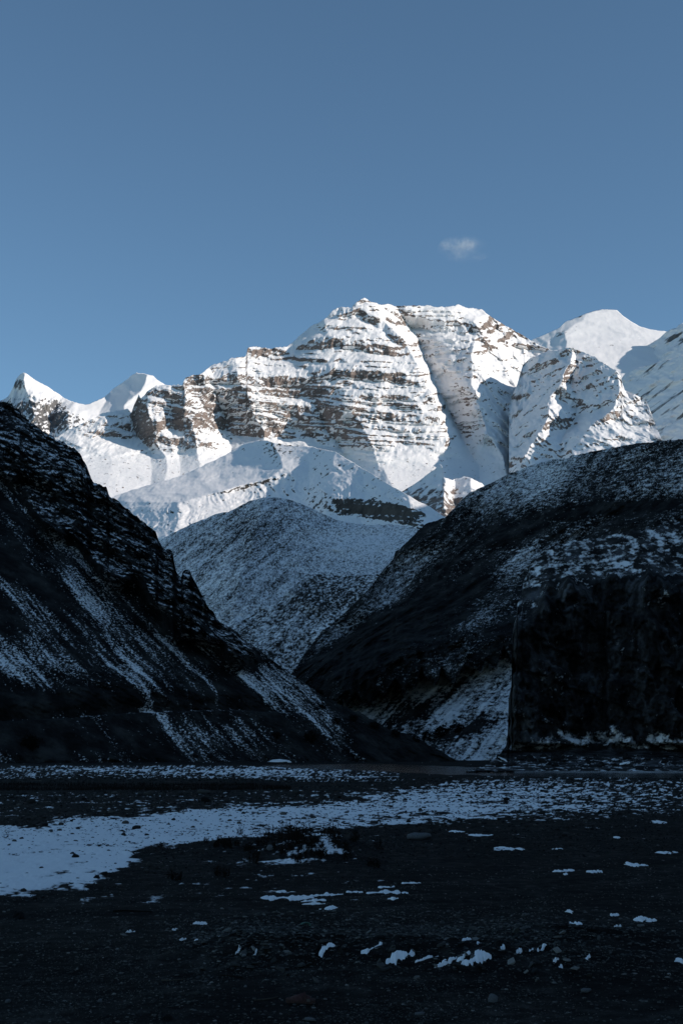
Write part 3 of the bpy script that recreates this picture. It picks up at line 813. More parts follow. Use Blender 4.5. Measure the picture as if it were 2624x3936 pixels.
def ground_h(x, y):
    x, y = np.asarray(x, float), np.asarray(y, float)
    U, V = flat_px(x, np.maximum(y, 3.0))
    h = 0.07 * fbm(x / 11, y / 11, 0.2, 2) + 0.028 * fbm(x / 1.7, y / 1.7, 0.9, 3)
    h = h + 0.010 * fbm(x / 0.3, y / 0.3, 2.2, 3, 0.6) * sstep(90, 25, y)
    # the overgrown mound
    h = h + 0.34 * np.exp(-(((x + 0.35) / 1.25) ** 2 + ((y - 32.6) / 2.6) ** 2)) + 0.10 * np.exp(-(((x + 2.6) / 1.0) ** 2 + ((y - 34) / 2.0) ** 2))
    # low rubble heaps beside the track
    hp = np.exp(-(((x - 0.9) / 2.0) ** 2 + ((y - 15.4) / 1.1) ** 2)) + 0.8 * np.exp(-(((x + 0.9) / 0.75) ** 2 + ((y - 15.8) / 0.9) ** 2)) + 0.7 * np.exp(-(((x - 2.6) / 1.2) ** 2 + ((y - 17.0) / 1.0) ** 2))
    h = h + hp * (0.12 + 0.07 * ridged(x / 0.55, y / 0.55, 1.0, 4))
    # wheel tracks sweeping across
    tr = y - (21.0 + 0.42 * x + 0.03 * x * x)
    h = h - 0.035 * np.exp(-(tr / 0.35) ** 2) - 0.035 * np.exp(-((tr - 1.9) / 0.35) ** 2) - 0.025 * np.exp(-((tr - 4.2) / 0.4) ** 2)
    # turf bank
    h = h + 0.24 * sstep(91, 94, y + 1.5 * noise(x / 6, 1.0, 3.0)) * sstep(1150, 950, U)
    return h - 0.5 * in_river(U, V) - 6.0 * sstep(700, 1500, y)

def snow_density(x, y):
    U, V = flat_px(x, np.maximum(y, 3.0))
    up = curve([(-300, 3190), (0, 3180), (180, 3165), (420, 3142), (800, 3110), (1100, 3085), (1300, 3068), (1550, 3030), (1750, 3000), (2000, 2994), (2700, 2990)], U)
    lo = curve([(-300, 3500), (0, 3485), (120, 3470), (250, 3445), (370, 3400), (460, 3345), (520, 3300), (600, 3265), (720, 3250), (900, 3238), (1100, 3226), (1300, 3196), (1500, 3172), (1600, 3162), (1900, 3150), (2200, 3148), (2700, 3130)], U)
    wv = 26 * fbm(x / 2.2, y / 5.0, 1.0, 4, 0.6)
    full = sstep(-30, 30, V - up + wv) * sstep(34, -44, V - lo + 1.3 * wv)
    d = -0.75 + full * curve([(0, 1.55), (600, 1.35), (1200, 1.15), (1700, 1.1), (2000, 1.0), (2300, 0.75), (2624, 0.65)], U)
    d = d - 0.45 * blob(U, V, 90, 3215, 130, 14) * full
    strip = sstep(2944, 2950, V) * sstep(3012, 3000, V) * sstep(1700, 1450, U)
    d = np.maximum(d, -0.75 + strip * (0.62 + 0.35 * blob(U, V, 1000, 2975, 260, 18) + 0.25 * blob(U, V, 420, 2966, 200, 10)))
    mid = sstep(3030, 3045, V) * sstep(3190, 3120, V)
    d = np.maximum(d, -0.75 + mid * 0.42)
    low = sstep(3485, 3440, V - 0.02 * U) * sstep(3130, 3200, V) * sstep(1000, 400, U)
    d = np.maximum(d, -0.75 + 0.25 * low)
    d = np.maximum(d, -0.62 + 0.85 * np.exp(-(((x + 0.45) / 0.8) ** 2 + ((y - 30.8) / 1.5) ** 2)) + 0.8 * np.exp(-(((x + 1.1) / 0.7) ** 2 + ((y - 29.6) / 0.6) ** 2)))
    dark = sstep(3010, 3016, V) * sstep(3046, 3036, V) * sstep(1100, 950, U)
    return d - 1.2 * dark - 2.0 * in_river(U, V) - 0.8 * sstep(3440, 3500, V) - 0.5 * sstep(3200, 3260, V) * sstep(1300, 1700, U)

def snow_value(x, y):
    n = fbm(x / 0.45, y / 0.8, 3.0, 4, 0.7) + 0.55 * fbm(x / 3.0, y / 4.0, 6.0, 2)
    return snow_density(x, y) + 0.7 * n - 0.1

gv = np.concatenate([np.linspace(5200, 4020, 14), np.linspace(4010, 2932, 350)])
gd = -EYE / ray(W0 / 2, gv)[1]
gd = np.concatenate([gd, np.geomspace(gd[-1] * 1.15, 16000, 14)])
gu = np.concatenate([np.linspace(-7000, -300, 12), np.linspace(-100, 2724, 600), np.linspace(2920, 9600, 12)])
GY = np.repeat(gd[:, None], len(gu), 1)
GX = (gu - W0 / 2) / FPX * GY * 0.985
GS = snow_value(GX, GY)
GZ = ground_h(GX, GY) + 0.02 * sstep(-0.1, 0.5, GS)
DIRT = [(0.38, (0.004, 0.0039, 0.0038)), (0.48, (0.0085, 0.008, 0.0075)), (0.55, (0.017, 0.0158, 0.0145)), (0.62, (0.036, 0.0335, 0.03)), (0.72, (0.06, 0.056, 0.05))]
mat_ground = terrain_mat('dark_gravel_and_snow', DIRT, 3.4, 7.0, 0.3, 0.9, (9.0, 0.05, 1.0), big=0.45)
ground = grid_mesh('ground', np.stack([GX, GY, GZ], 2), {'snow': GS}, mat_ground)
tag(ground, kind='structure')

fl = grid_mesh('ground', np.array([[(x * 30000.0, y * 30000.0, -16.0) for x in (-1, 0, 1)] for y in (-1, 0, 1)]), {'snow': np.zeros((3, 3)) - 0.05}, mat_ground)
tag(fl, kind='structure')
rows = np.concatenate([np.linspace(-400, -20, 12), np.linspace(-12, 4.9, 8)])
px_ = np.concatenate([np.linspace(-700, -10, 24), np.linspace(-5, 5, 9), np.linspace(10, 700, 24)])
NX, NY = np.meshgrid(px_, rows)
near = grid_mesh('ground', np.stack([NX, NY, ground_h(NX, np.maximum(NY, 5)) * 0 - 0.02 - 0.0004 * np.abs(NX)], 2), {'snow': -0.3 + 0.7 * fbm(NX / 30, NY / 30, 1.0, 3)}, mat_ground)
tag(near, kind='structure')

# river
k = NT('river_water')
geo = k.n('TexCoord')
bs = k.n('BsdfPrincipled')
bs.inputs['Base Color'].default_value = (0.008, 0.011, 0.014, 1)
bs.inputs['Roughness'].default_value = 0.12
bs.inputs['IOR'].default_value = 1.33
bn = k.n('Bump')
bn.inputs['Strength'].default_value = 0.5
bn.inputs['Distance'].default_value = 0.15
k.l(k.noise(geo.outputs['Object'], 0.9, 4, 0.6), bn.inputs['Height'])
k.l(bn.outputs[0], bs.inputs['Normal'])
k.l(bs.outputs[0], k.n('OutputMaterial').inputs[0])
ru = np.linspace(900, 3600, 140)
rows = []
for t in np.linspace(0, 1, 7):
    v = curve(RIV_FAR, ru) * (1 - t) + curve(RIV_NEAR, ru) * t + 10 * (t - 0.3)
    x, y = on_flat(ru, v, -0.12)
    rows.append(np.stack([x, y, np.full_like(x, -0.17)], 1))
river = grid_mesh('river', np.array(rows), {}, k.m)
tag(river, kind='structure')

# ------------------------------------------------------------------ stones
import bmesh

def plain_mat(name, stops, rough=0.85, source='random', scale=3.0, bump=None, spec=0.05):
    k = NT(name)
    geo = k.n('TexCoord')
    if source == 'random':
        base = k.n('ObjectInfo').outputs['Random']
        base = k.math('ADD', k.math('MULTIPLY', base, 0.7), k.math('MULTIPLY', k.noise(geo.outputs['Object'], scale, 4), 0.3))
    elif source == 'tone':
        base = k.math('ADD', k.math('MULTIPLY', k.n('Attribute', attribute_name='tone').outputs['Fac'], 0.8), k.math('MULTIPLY', k.noise(geo.outputs['Object'], scale, 3), 0.2))
    else:
        base = k.noise(geo.outputs['Object'], scale, 5, 0.65)
    b = k.n('BsdfPrincipled')
    k.l(k.ramp(base, stops), b.inputs['Base Color'])
    b.inputs['Roughness'].default_value = rough
    b.inputs['Specular IOR Level'].default_value = spec
    if bump:
        bn = k.n('Bump')
        bn.inputs['Strength'].default_value = 0.7
        bn.inputs['Distance'].default_value = bump[1]
        k.l(k.noise(geo.outputs['Object'], bump[0], 4), bn.inputs['Height'])
        k.l(bn.outputs[0], b.inputs['Normal'])
    k.l(b.outputs[0], k.n('OutputMaterial').inputs[0])
    return k.m

COB = [(0.15, (0.008, 0.008, 0.008)), (0.45, (0.026, 0.025, 0.024)), (0.7, (0.055, 0.053, 0.05)), (0.9, (0.12, 0.115, 0.105))]
SLT = [(0.1, (0.018, 0.018, 0.018)), (0.35, (0.05, 0.05, 0.048)), (0.6, (0.11, 0.108, 0.10)), (0.9, (0.26, 0.25, 0.23))]
mat_cob = plain_mat('river_cobble', COB, scale=9.0, bump=(14.0, 0.01))
mat_cob_all = plain_mat('river_gravel', COB, source='tone', scale=6.0)
mat_slate = plain_mat('slate', SLT, scale=12.0, bump=(20.0, 0.006))
mat_slate_all = plain_mat('slate_chips', SLT, source='tone', scale=8.0)
mat_pale = plain_mat('pale_stone', [(0.3, (0.07, 0.073, 0.078)), (0.7, (0.15, 0.15, 0.15))], source='noise', scale=9.0, bump=(16.0, 0.01))
mat_boulder = plain_mat('dark_boulder', [(0.35, (0.008, 0.008, 0.009)), (0.65, (0.025, 0.024, 0.024))], source='noise', scale=1.5, bump=(3.0, 0.05))
mat_snow = plain_mat('old_snow', [(0.3, (0.86, 0.84, 0.83)), (0.7, (0.91, 0.89, 0.88))], source='noise', scale=5.0, bump=(9.0, 0.012))

def stone_verts(sub, flat, rg, rough=0.28):
    bm = bmesh.new()
    bmesh.ops.create_icosphere(bm, subdivisions=sub, radius=1.0)
    v = np.array([x.co[:] for x in bm.verts])
    f = [tuple(x.index for x in q.verts) for q in bm.faces]
    bm.free()
    o = rg.uniform(-50, 50, 3)
    r = 1 + rough * fbm(v[:, 0] * 1.1 + o[0], v[:, 1] * 1.1 + o[1], v[:, 2] * 1.1 + o[2], 3)
    v = v * r[:, None] * np.array([rg.uniform(0.85, 1.25), rg.uniform(0.7, 1.0), flat])
    return v, f

def slab_verts(rg, thick=0.16):
    n = rg.integers(5, 8)
    a = np.sort(rg.uniform(0, 2 * math.pi, n) * 0.25 + np.arange(n) * 2 * math.pi / n)
    r = rg.uniform(0.65, 1.1, n)
    x, y = np.cos(a) * r * 1.15, np.sin(a) * r * 0.8
    t = thick * rg.uniform(0.7, 1.4)
    z = rg.uniform(-0.05, 0.05, n)
    v = np.concatenate([np.stack([x, y, z - t], 1), np.stack([x * rg.uniform(0.82, 0.97, n), y * rg.uniform(0.82, 0.97, n), z + t], 1)])
    f = [tuple(range(n))[::-1], tuple(range(n, 2 * n))] + [(i, (i + 1) % n, n + (i + 1) % n, n + i) for i in range(n)]
    return v, f

rgs = np.random.default_rng(21)
def data_mesh(name, v, f, mat, smooth):
    me = bpy.data.meshes.new(name)
    me.from_pydata([tuple(map(float, q)) for q in v], [], f)
    me.polygons.foreach_set('use_smooth', np.full(len(f), smooth))
    me.materials.append(mat)
    me.update()
    return me
COBS = [data_mesh('cobble', *stone_verts(2, fl_, rgs), mat_cob, True) for fl_ in (0.62, 0.5, 0.7, 0.45, 0.58, 0.66)]
SLABS = [data_mesh('slate_piece', *slab_verts(rgs), mat_slate, False) for _ in range(9)]
BOULD = [data_mesh('boulder', *stone_verts(3, fl_, rgs, 0.5), mat_boulder, False) for fl_ in (0.75, 0.6, 0.85, 0.5)]

def put(name, me, x, y, z, r, rot, label, cat, group=None):
    o = bpy.data.objects.new(name, me)
    col.objects.link(o)
    o.location = (x, y, z)
    o.scale = (r, r, r)
    o.rotation_euler = rot
    return tag(o, label, cat, group)

def floor_at(u, v):
    z = 0.0
    for _ in range(8):
        x, y = on_flat(u, v, z)
        z = 0.5 * z + 0.5 * float(ground_h(x, y))
    return float(x), float(y), float(ground_h(x, y))

# cobbles of the flat, one by one
n = 0
while n < 185:
    u, v = rgs.uniform(0, 2624), 3050 + 430 * rgs.uniform() ** 1.3
    lowv = curve([(0, 3500), (400, 3420), (700, 3300), (1500, 3240), (2624, 3200)], u)
    if v > lowv: continue
    x, y, z = floor_at(u, v)
    r = rgs.uniform(6, 12) * (1.0 + 0.7 * (rgs.uniform() > 0.88)) * y / FPX * (0.75 if v > 3250 else 1.0)
    inside = snow_density(np.array(x), np.array(y)) > 0.25
    big = r > 9 * y / FPX
    shape = ('plump', 'low', 'plump', 'flat', 'low', 'plump')[n % 6]
    where = 'in the thin snow of the left flat' if inside and u < 900 else 'among broken snow between mound and river' if inside else 'on bare gravel behind the plant mound' if 800 < u < 1500 else 'on bare gravel near the turf bank' if u <= 800 else 'on bare gravel right of the mound'
    lab = f'{"large" if big else "small"} {shape} cobble {where}'
    put('cobble', COBS[n % 6], x, y, z + 0.28 * r, r, (rgs.uniform(-.2, .2), rgs.uniform(-.2, .2), rgs.uniform(0, 6.28)), lab, 'stone', lab + 's' if False else 'cobbles ' + where)
    n += 1
# singled out stones
def one_stone(u, v, wpx, mesh, label, flat=1.0, tilt=(0, 0), mat=None):
    x, y, z = floor_at(u, v)
    r = wpx / 2 * y / FPX
    o = put('stone', mesh, x, y, z + 0.3 * r, r, (tilt[0], tilt[1], u * 0.01), label, 'stone')
    o.scale = (r, r, r * flat)
    if mat:
        o.data = mesh.copy()
        o.data.materials[0] = mat
    return o
one_stone(1608, 3226, 74, COBS[1], 'broad pale grey boulder lying low on the dark flat right of the plants', 0.8, mat=mat_pale)
one_stone(577, 3330, 30, COBS[2], 'round dark stone at the edge of the snow sheet, upper of a pair', 1.3)
one_stone(563, 3352, 26, COBS[0], 'round dark stone at the edge of the snow sheet, lower of a pair')
one_stone(278, 3286, 22, COBS[2], 'lone black stone in the middle of the smooth snow')
one_stone(1040, 3266, 34, COBS[2], 'rounded grey stone resting at the left foot of the plant mound', 1.1, mat=mat_pale)
one_stone(1130, 3222, 26, COBS[5], 'rounded pale stone half way up the plant mound', 1.1, mat=mat_pale)
one_stone(1222, 3283, 34, COBS[3], 'flat oval stone among snow at the foot of the plant mound')
one_stone(72, 3532, 40, BOULD[2], 'pointed dark stone standing on the track beside a snow crumb', 1.5, (0.2, 0.3))
one_stone(1893, 3850, 44, COBS[4], 'upright pale broken stone near the bottom gravel', 1.7, (0.3, 0.1), mat_pale)
one_stone(1612, 3902, 36, COBS[3], 'flat whitish pebble in the bottom gravel', 0.9, mat=mat_pale)
one_stone(385, 3852, 22, COBS[4], 'small whitish pointed pebble on the bare track', 1.4, mat=mat_pale)
one_stone(32, 3853, 24, COBS[0], 'small whitish pebble beside pale gravel crumbs', 1.1, mat=mat_pale)
one_stone(2250, 3812, 34, COBS[1], 'pale split pebble on the right of the bottom gravel', 1.0, mat=mat_pale)
one_stone(645, 3918, 34, BOULD[1], 'dark square stone cut by the bottom of the gravel', 1.2)
one_stone(1190, 3924, 40, COBS[3], 'pale flat stone below the sandal', 0.7, mat=mat_pale)
one_stone(760, 3822, 30, COBS[5], 'grey pebble cluster stone left of the sandal', 1.0)
# slates of the rubble heaps
for i in range(95):
    while True:
        u, v = rgs.normal(1750, 420), rgs.normal(3640, 62)
        if i < 30: u, v = rgs.normal(1000, 110), rgs.normal(3640, 45)
        if -20 < u < 2640 and 3520 < v < 3790: break
    x, y, z = floor_at(u, v)
    r = rgs.uniform(9, 24) * y / FPX
    left = u < 1250
    t1, t2 = rgs.normal(0, .35), rgs.normal(0, .35)
    pose = 'flat lying' if abs(t1) + abs(t2) < 0.3 else 'tilted' if abs(t1) + abs(t2) < 0.7 else 'steeply propped'
    put('slate_piece', SLABS[i % 9], x, y, z + 0.02, r, (t1, t2, rgs.uniform(0, 6.28)),
        ('large ' if r > 17 * y / FPX else 'small ') + pose + (' slate in the small rubble heap left of the snow scraps' if left else ' slate in the long heap ' + ('left of the feathered snow scrap' if u < 1800 else 'right of the feathered snow scrap')),
        'slate', 'slates of the left heap' if left else 'slates of the long heap')
# boulders along the foot of the slopes
for i in range(34):
    u = rgs.uniform(0, 1500)
    v = rgs.uniform(2905, 2938)
    p = probe(11.0, u, v)
    r = rgs.uniform(0.35, 1.0)
    put('boulder', BOULD[i % 4], p.x, p.y - 0.4 * r, p.z, r, (rgs.normal(0, .3), rgs.normal(0, .3), rgs.uniform(0, 6.28)), ('large' if r > 0.7 else 'small') + ' dark angular boulder at the foot of the scree ' + ('below the road line' if u < 900 else 'nose beside the river'), 'boulder', 'boulders below the scree')
for i in range(40):
    u = rgs.uniform(1900, 2640)
    v = rgs.uniform(2890, 2946)
    p = probe(13.0, u, v)
    r = rgs.uniform(0.25, 0.7)
    put('boulder', BOULD[i % 4], p.x, p.y - 0.3 * r, p.z + 0.1 * r, r, (rgs.normal(0, .3), rgs.normal(0, .3), rgs.uniform(0, 6.28)), ('large' if r > 0.5 else 'small') + ' dark boulder on the gravel bank ' + ('at the water line' if v > 2925 else 'high against the black cliff') , 'boulder', 'boulders under the cliff')

def capped_boulder(u, v, seed, wpx, label, tilt):
    p = probe(seed, u, v)
    r = wpx / 2 * p.y / FPX
    root = bpy.data.objects.new('boulder', None)
    col.objects.link(root)
    root.location = (p.x, p.y - r, p.z)
    tag(root, label, 'boulder')
    vv, ff = stone_verts(3, 0.34, rgs, 0.35)
    a = mesh_obj('rock', vv * r, ff, mat_boulder, root, False)
    vv2 = vv * np.array([0.98, 0.98, 1.0]) * r
    cap = vv2.copy()
    cap[:, 2] = np.where(vv[:, 2] > -0.05, cap[:, 2] + 0.09 * r, cap[:, 2] - 0.25 * r)
    cap[:, :2] *= np.where(vv[:, 2:3] > -0.05, 1.0, 0.5)
    mesh_obj('snow_cap', cap, ff, mat_snow, root, True)
    root.rotation_euler = (tilt[0], tilt[1], 0.2)
capped_boulder(1072, 2936, 11.0, 74, 'broad flat boulder under snow at the foot of the scree slope', (0, 0))
capped_boulder(1930, 2925, 13.0, 40, 'slanting snow dusted slab where gravel bank and river meet', (0, 0.5))
capped_boulder(2395, 2938, 13.0, 40, 'pale snow dusted slab on the water line below the cliff', (0, -0.15))

# uncounted gravel
def gravel(name, cnt, sampler, rpx, mat, kind):
    bm = bmesh.new()
    bmesh.ops.create_icosphere(bm, subdivisions=1, radius=1.0) if False else bmesh.ops.create_cone(bm, segments=4, radius1=1.0, radius2=0.55, depth=1.3, cap_ends=True)
    b0 = np.array([x.co[:] for x in bm.verts])
    if True:
        bmesh.ops.triangulate(bm, faces=bm.faces[:])
    bm.verts.index_update()
    f0 = np.array([[x.index for x in q.verts] for q in bm.faces])
    bm.free()
    u, v = sampler(cnt)
    x, y = on_flat(u, v)
    z = ground_h(x, y)
    r = rgs.uniform(rpx[0], rpx[1], cnt) ** 1.0 * y / FPX
    nb = len(b0)
    J = b0[None] * (1 + 0.25 * rgs.normal(size=(cnt, nb, 1)))
    sc = np.stack([rgs.uniform(0.8, 1.4, cnt), rgs.uniform(0.7, 1.2, cnt), rgs.uniform(0.3, 0.75, cnt) * (0.6 if kind == 'slate' else 1)], 1)
    J = J * sc[:, None, :] * r[:, None, None]
    a = rgs.uniform(0, 6.28, cnt)
    c, s_ = np.cos(a)[:, None], np.sin(a)[:, None]
    JX = J[..., 0] * c - J[..., 1] * s_
    JY = J[..., 0] * s_ + J[..., 1] * c
    V = np.stack([JX + x[:, None], JY + y[:, None], J[..., 2] + (z + 0.2 * r)[:, None]], 2).reshape(-1, 3)
    F = (f0[None] + (np.arange(cnt) * nb)[:, None, None]).reshape(-1, 3)
    me = bpy.data.meshes.new(name)
    me.vertices.add(len(V))
    me.vertices.foreach_set('co', V.reshape(-1).astype(np.float32))
    me.loops.add(F.size)
    me.loops.foreach_set('vertex_index', F.reshape(-1).astype(np.int32))
    me.polygons.add(len(F))
    me.polygons.foreach_set('loop_start', np.arange(0, F.size, 3, dtype=np.int32))
    me.update()
    t = np.repeat(rgs.beta(1.6, 3.0, cnt), nb)
    A = me.attributes.new('tone', 'FLOAT', 'POINT')
    A.data.foreach_set('value', t.astype(np.float32))
    me.materials.append(mat)
    me.validate()
    o = bpy.data.objects.new(name, me)
    col.objects.link(o)
    return o
def s_flat(n):
    u = rgs.uniform(-60, 2690, n)
    v = 2992 + 300 * rgs.uniform(size=n) ** 1.25
    return u, v
o = gravel('gravel', 15000, s_flat, (1.6, 6.5), mat_cob_all, 'cob')
tag(o, 'uncounted small dark river stones strewn over the snowy flat', 'gravel', kind='stuff')
def s_heap(n):
    k = n // 3
    u = np.concatenate([rgs.normal(1750, 430, n - 2 * k), rgs.normal(1000, 130, k), rgs.uniform(-60, 2690, k)])
    v = np.concatenate([rgs.normal(3645, 62, n - 2 * k), rgs.normal(3640, 50, k), rgs.uniform(3500, 3990, k)])
    return u, np.clip(v, 3480, 3990)
o = gravel('rubble', 13000, s_heap, (1.5, 9.5), mat_slate_all, 'slate')
tag(o, 'uncounted slate chips and rubble covering the dark foreground', 'rubble', kind='stuff')
def s_near(n):
    # thick and thin drifts of grit
    u, v = rgs.uniform(-60, 2690, 3 * n), 3300 + 690 * rgs.uniform(size=3 * n) ** 0.8
    x, y = on_flat(u, v)
    ok = fbm(x / 1.6, y / 2.6, 4.0, 3) + 0.5 * rgs.normal(size=3 * n) > 0.25
    u, v = u[ok][:n], v[ok][:n]
    if len(u) < n:
        u, v = np.resize(u, n) + rgs.normal(0, 6, n), np.resize(v, n) + rgs.normal(0, 3, n)
    return u, v
o = gravel('grit', 21000, s_near, (1.0, 4.2), mat_slate_all, 'grit')
tag(o, 'uncounted fine dark grit over the whole foreground', 'grit', kind='stuff')
def s_edge(n):
    return rgs.uniform(300, 1600, n), rgs.normal(3290, 60, n).clip(3200, 3480)
o = gravel('gravel', 2600, s_edge, (1.5, 6.0), mat_cob_all, 'cob')
tag(o, 'uncounted pebbles around the plant mound and the snow edge', 'gravel', kind='stuff')

# ------------------------------------------------------------------ thin snow scraps in the foreground
def snow_patch(u, v, w, h, label, group=None, slant=0.0):
    x0, y0, _ = floor_at(u, v)
    rx = w / 2 * y0 / FPX * 1.08
    ry = max(h / 2 * y0 * y0 / (FPX * EYE), 0.4 * 0.05)
    n, m = 44, 6
    t = np.linspace(-1, 1, n)
    sd = u * 0.37 + v * 0.11
    env = np.sqrt(np.maximum(1 - t * t, 0)) ** 0.8
    fr = max(1.6, w / 42)
    if v > 3560:
        ry *= 0.6
    cen = 0.55 * ry * fbm(t * fr * 0.5 + sd, sd, 0.5, 3) + slant * t * rx
    th = np.maximum(env * (0.8 + 0.8 * fbm(t * fr + sd, 1.7, sd, 3, 0.5)), 0.02)
    up = cen + ry * th * (1 + 0.5 * fbm(t * fr * 1.7, sd, 3.0, 3, 0.5))
    dn = cen - ry * th * (1 + 0.5 * fbm(t * fr * 1.7, sd, 7.0, 3, 0.5))
    V, F = [], []
    for i in range(m):
        q = i / (m - 1)
        X = x0 + rx * t
        Y = y0 + dn + (up - dn) * q
        bulge = (1 - (2 * q - 1) ** 2) ** 0.5 * np.minimum(th, 1.0)
        Z = ground_h(X, Y) + 0.03 * bulge - 0.012 * (bulge < 0.05)
        V += list(zip(X, Y, Z))
        if i:
            F += [((i - 1) * n + k, (i - 1) * n + k + 1, i * n + k + 1, i * n + k) for k in range(n - 1)]
    V = np.array(V)
    c = np.array([x0, y0, V[0, 2]])
    o = mesh_obj('snow_patch', V - c, F, mat_snow, None, True)
    o.location = tuple(map(float, c))
    tag(o, label, 'snow', group)
TRK = ('thin snow streak lying along the dark wheel track', 'snow streaks on the track')
HEAP = ('small snow scrap caught between rubble of the long heap', 'snow scraps in the long heap')
LEFT = ('small snow crumb on the bare dark ground left of the rubble', 'snow crumbs on the left')
FAR = ('thin snow sliver on the dark sand beyond the track', 'snow slivers beyond the track')
for (u, v, w, h, l) in [
    (1104, 3453, 190, 9, None), (1205, 3464, 90, 5, TRK), (1238, 3441, 150, 5, TRK), (1205, 3476, 84, 6, TRK), (1262, 3494, 66, 8, TRK), (1080, 3429, 40, 5, TRK),
    (1488, 3431, 150, 7, None), (1580, 3395, 70, 6, TRK), (1484, 3410, 60, 6, TRK), (1362, 3429, 60, 4, TRK), (1510, 3455, 40, 5, TRK),
    (770, 3551, 50, 7, LEFT), (803, 3618, 92, 8, None), (703, 3615, 22, 7, LEFT), (674, 3576, 22, 5, LEFT), (502, 3583, 28, 5, LEFT), (916, 3661, 18, 6, LEFT), (980, 3672, 14, 8, LEFT),
    (1238, 3616, 84, 18, None), (1263, 3637, 70, 16, None), (1184, 3611, 44, 10, HEAP), (1429, 3637, 80, 20, None), (1400, 3620, 44, 10, HEAP),
    (1538, 3671, 108, 26, None), (1640, 3690, 90, 10, None), (1712, 3704, 90, 9, None), (1831, 3691, 120, 30, None), (1780, 3679, 56, 10, HEAP), (1797, 3627, 44, 12, HEAP), (1751, 3627, 30, 9, HEAP), (1596, 3632, 40, 7, HEAP),
    (1831, 3637, 26, 8, HEAP), (1931, 3643, 20, 9, HEAP), (1994, 3657, 24, 7, HEAP), (2082, 3645, 42, 8, HEAP), (2040, 3655, 20, 7, HEAP), (2136, 3691, 28, 7, HEAP), (2153, 3718, 14, 11, HEAP), (2257, 3681, 22, 9, HEAP),
    (2211, 3551, 44, 16, None), (2186, 3507, 30, 8, HEAP), (2462, 3534, 56, 10, None), (2500, 3541, 40, 5, HEAP), (2605, 3695, 36, 22, None), (2360, 3518, 34, 4, HEAP), (2372, 3563, 34, 4, HEAP),
    (2149, 3350, 52, 7, FAR), (2186, 3348, 42, 7, FAR), (2274, 3352, 42, 7, FAR), (2304, 3352, 18, 5, FAR), (2429, 3325, 60, 8, FAR), (2470, 3327, 30, 4, FAR), (2172, 3361, 16, 4, FAR),
    (1956, 3266, 112, 8, None), (1927, 3260, 56, 6, FAR), (2140, 3264, 40, 4, FAR), (2533, 3161, 62, 16, None), (1847, 3211, 92, 6, FAR), (1755, 3197, 60, 5, FAR), (2558, 3277, 90, 6, FAR), (2368, 3219, 26, 4, FAR)]:
    uniq = {1104: 'longest thin snow streak on the dark track, left end of the streaks', 1488: 'long thin snow streak on the track below the plant mound', 803: 'long snow sliver on bare ground left of the small rubble heap',
            1238: 'upper of two bright ragged snow scraps beside the small rubble heap', 1263: 'lower of two bright ragged snow scraps beside the small rubble heap', 1429: 'fan shaped ragged snow scrap left of the broad one in the long heap',
            1538: 'broad humped snow scrap at the near edge of the long heap', 1640: 'left half of a curved snow strip in a hollow of the long heap', 1712: 'right half of a curved snow strip in a hollow of the long heap', 1831: 'largest feathered snow scrap in the long rubble heap',
            2211: 'double snow scrap beside a dark clod at the far end of the rubble', 2462: 'slanting snow sliver on the dark ground right of the clod', 2605: 'bright snow scrap at the far right end of the long heap',
            1956: 'bright wavy snow streak on the dark sand right of the pale boulder', 2533: 'thick snow scrap at the right edge of the cobble flat'}.get(u) if l is None else None
    snow_patch(u, v, w, h, uniq or l[0], None if uniq else l[1], 1.3 if v > 3560 else 0.25)

# ------------------------------------------------------------------ dry plants
mat_stalk = plain_mat('dry_stalk', [(0.3, (0.008, 0.006, 0.005)), (0.7, (0.02, 0.015, 0.011))], source='noise', scale=20.0)
mat_leaf = plain_mat('withered_leaf', [(0.3, (0.006, 0.005, 0.0045)), (0.7, (0.016, 0.012, 0.009))], source='noise', scale=20.0)
mat_bush = plain_mat('dark_bush', [(0.3, (0.003, 0.003, 0.003)), (0.7, (0.008, 0.0075, 0.006))], source='noise', scale=3.0)

def blade(V, F, a, b, w):
    """a thin three sided stalk from a to b"""
    a, b = np.array(a), np.array(b)
    d = (b - a) / max(np.linalg.norm(b - a), 1e-6)
    p = np.cross(d, (0.3, 0.9, 0.1)); p /= np.linalg.norm(p)
    q = np.cross(d, p)
    k = len(V)
    for t, wd in ((a, w), (b, w * 0.45)):
        for g in (0, 2.1, 4.2):
            V.append(tuple(t + wd * (math.cos(g) * p + math.sin(g) * q)))
    F += [(k, k + 1, k + 4, k + 3), (k + 1, k + 2, k + 5, k + 4), (k + 2, k, k + 3, k + 5), (k + 3, k + 4, k + 5)]

def leaf(V, F, c, size, rg):
    d = rg.normal(size=3); d /= np.linalg.norm(d)
    e = np.cross(d, rg.normal(size=3)); e /= np.linalg.norm(e)
    c = np.array(c)
    k = len(V)
    V += [tuple(c - d * size), tuple(c + e * size * 0.4), tuple(c + d * size), tuple(c - e * size * 0.4)]
    F.append((k, k + 1, k + 2, k + 3))

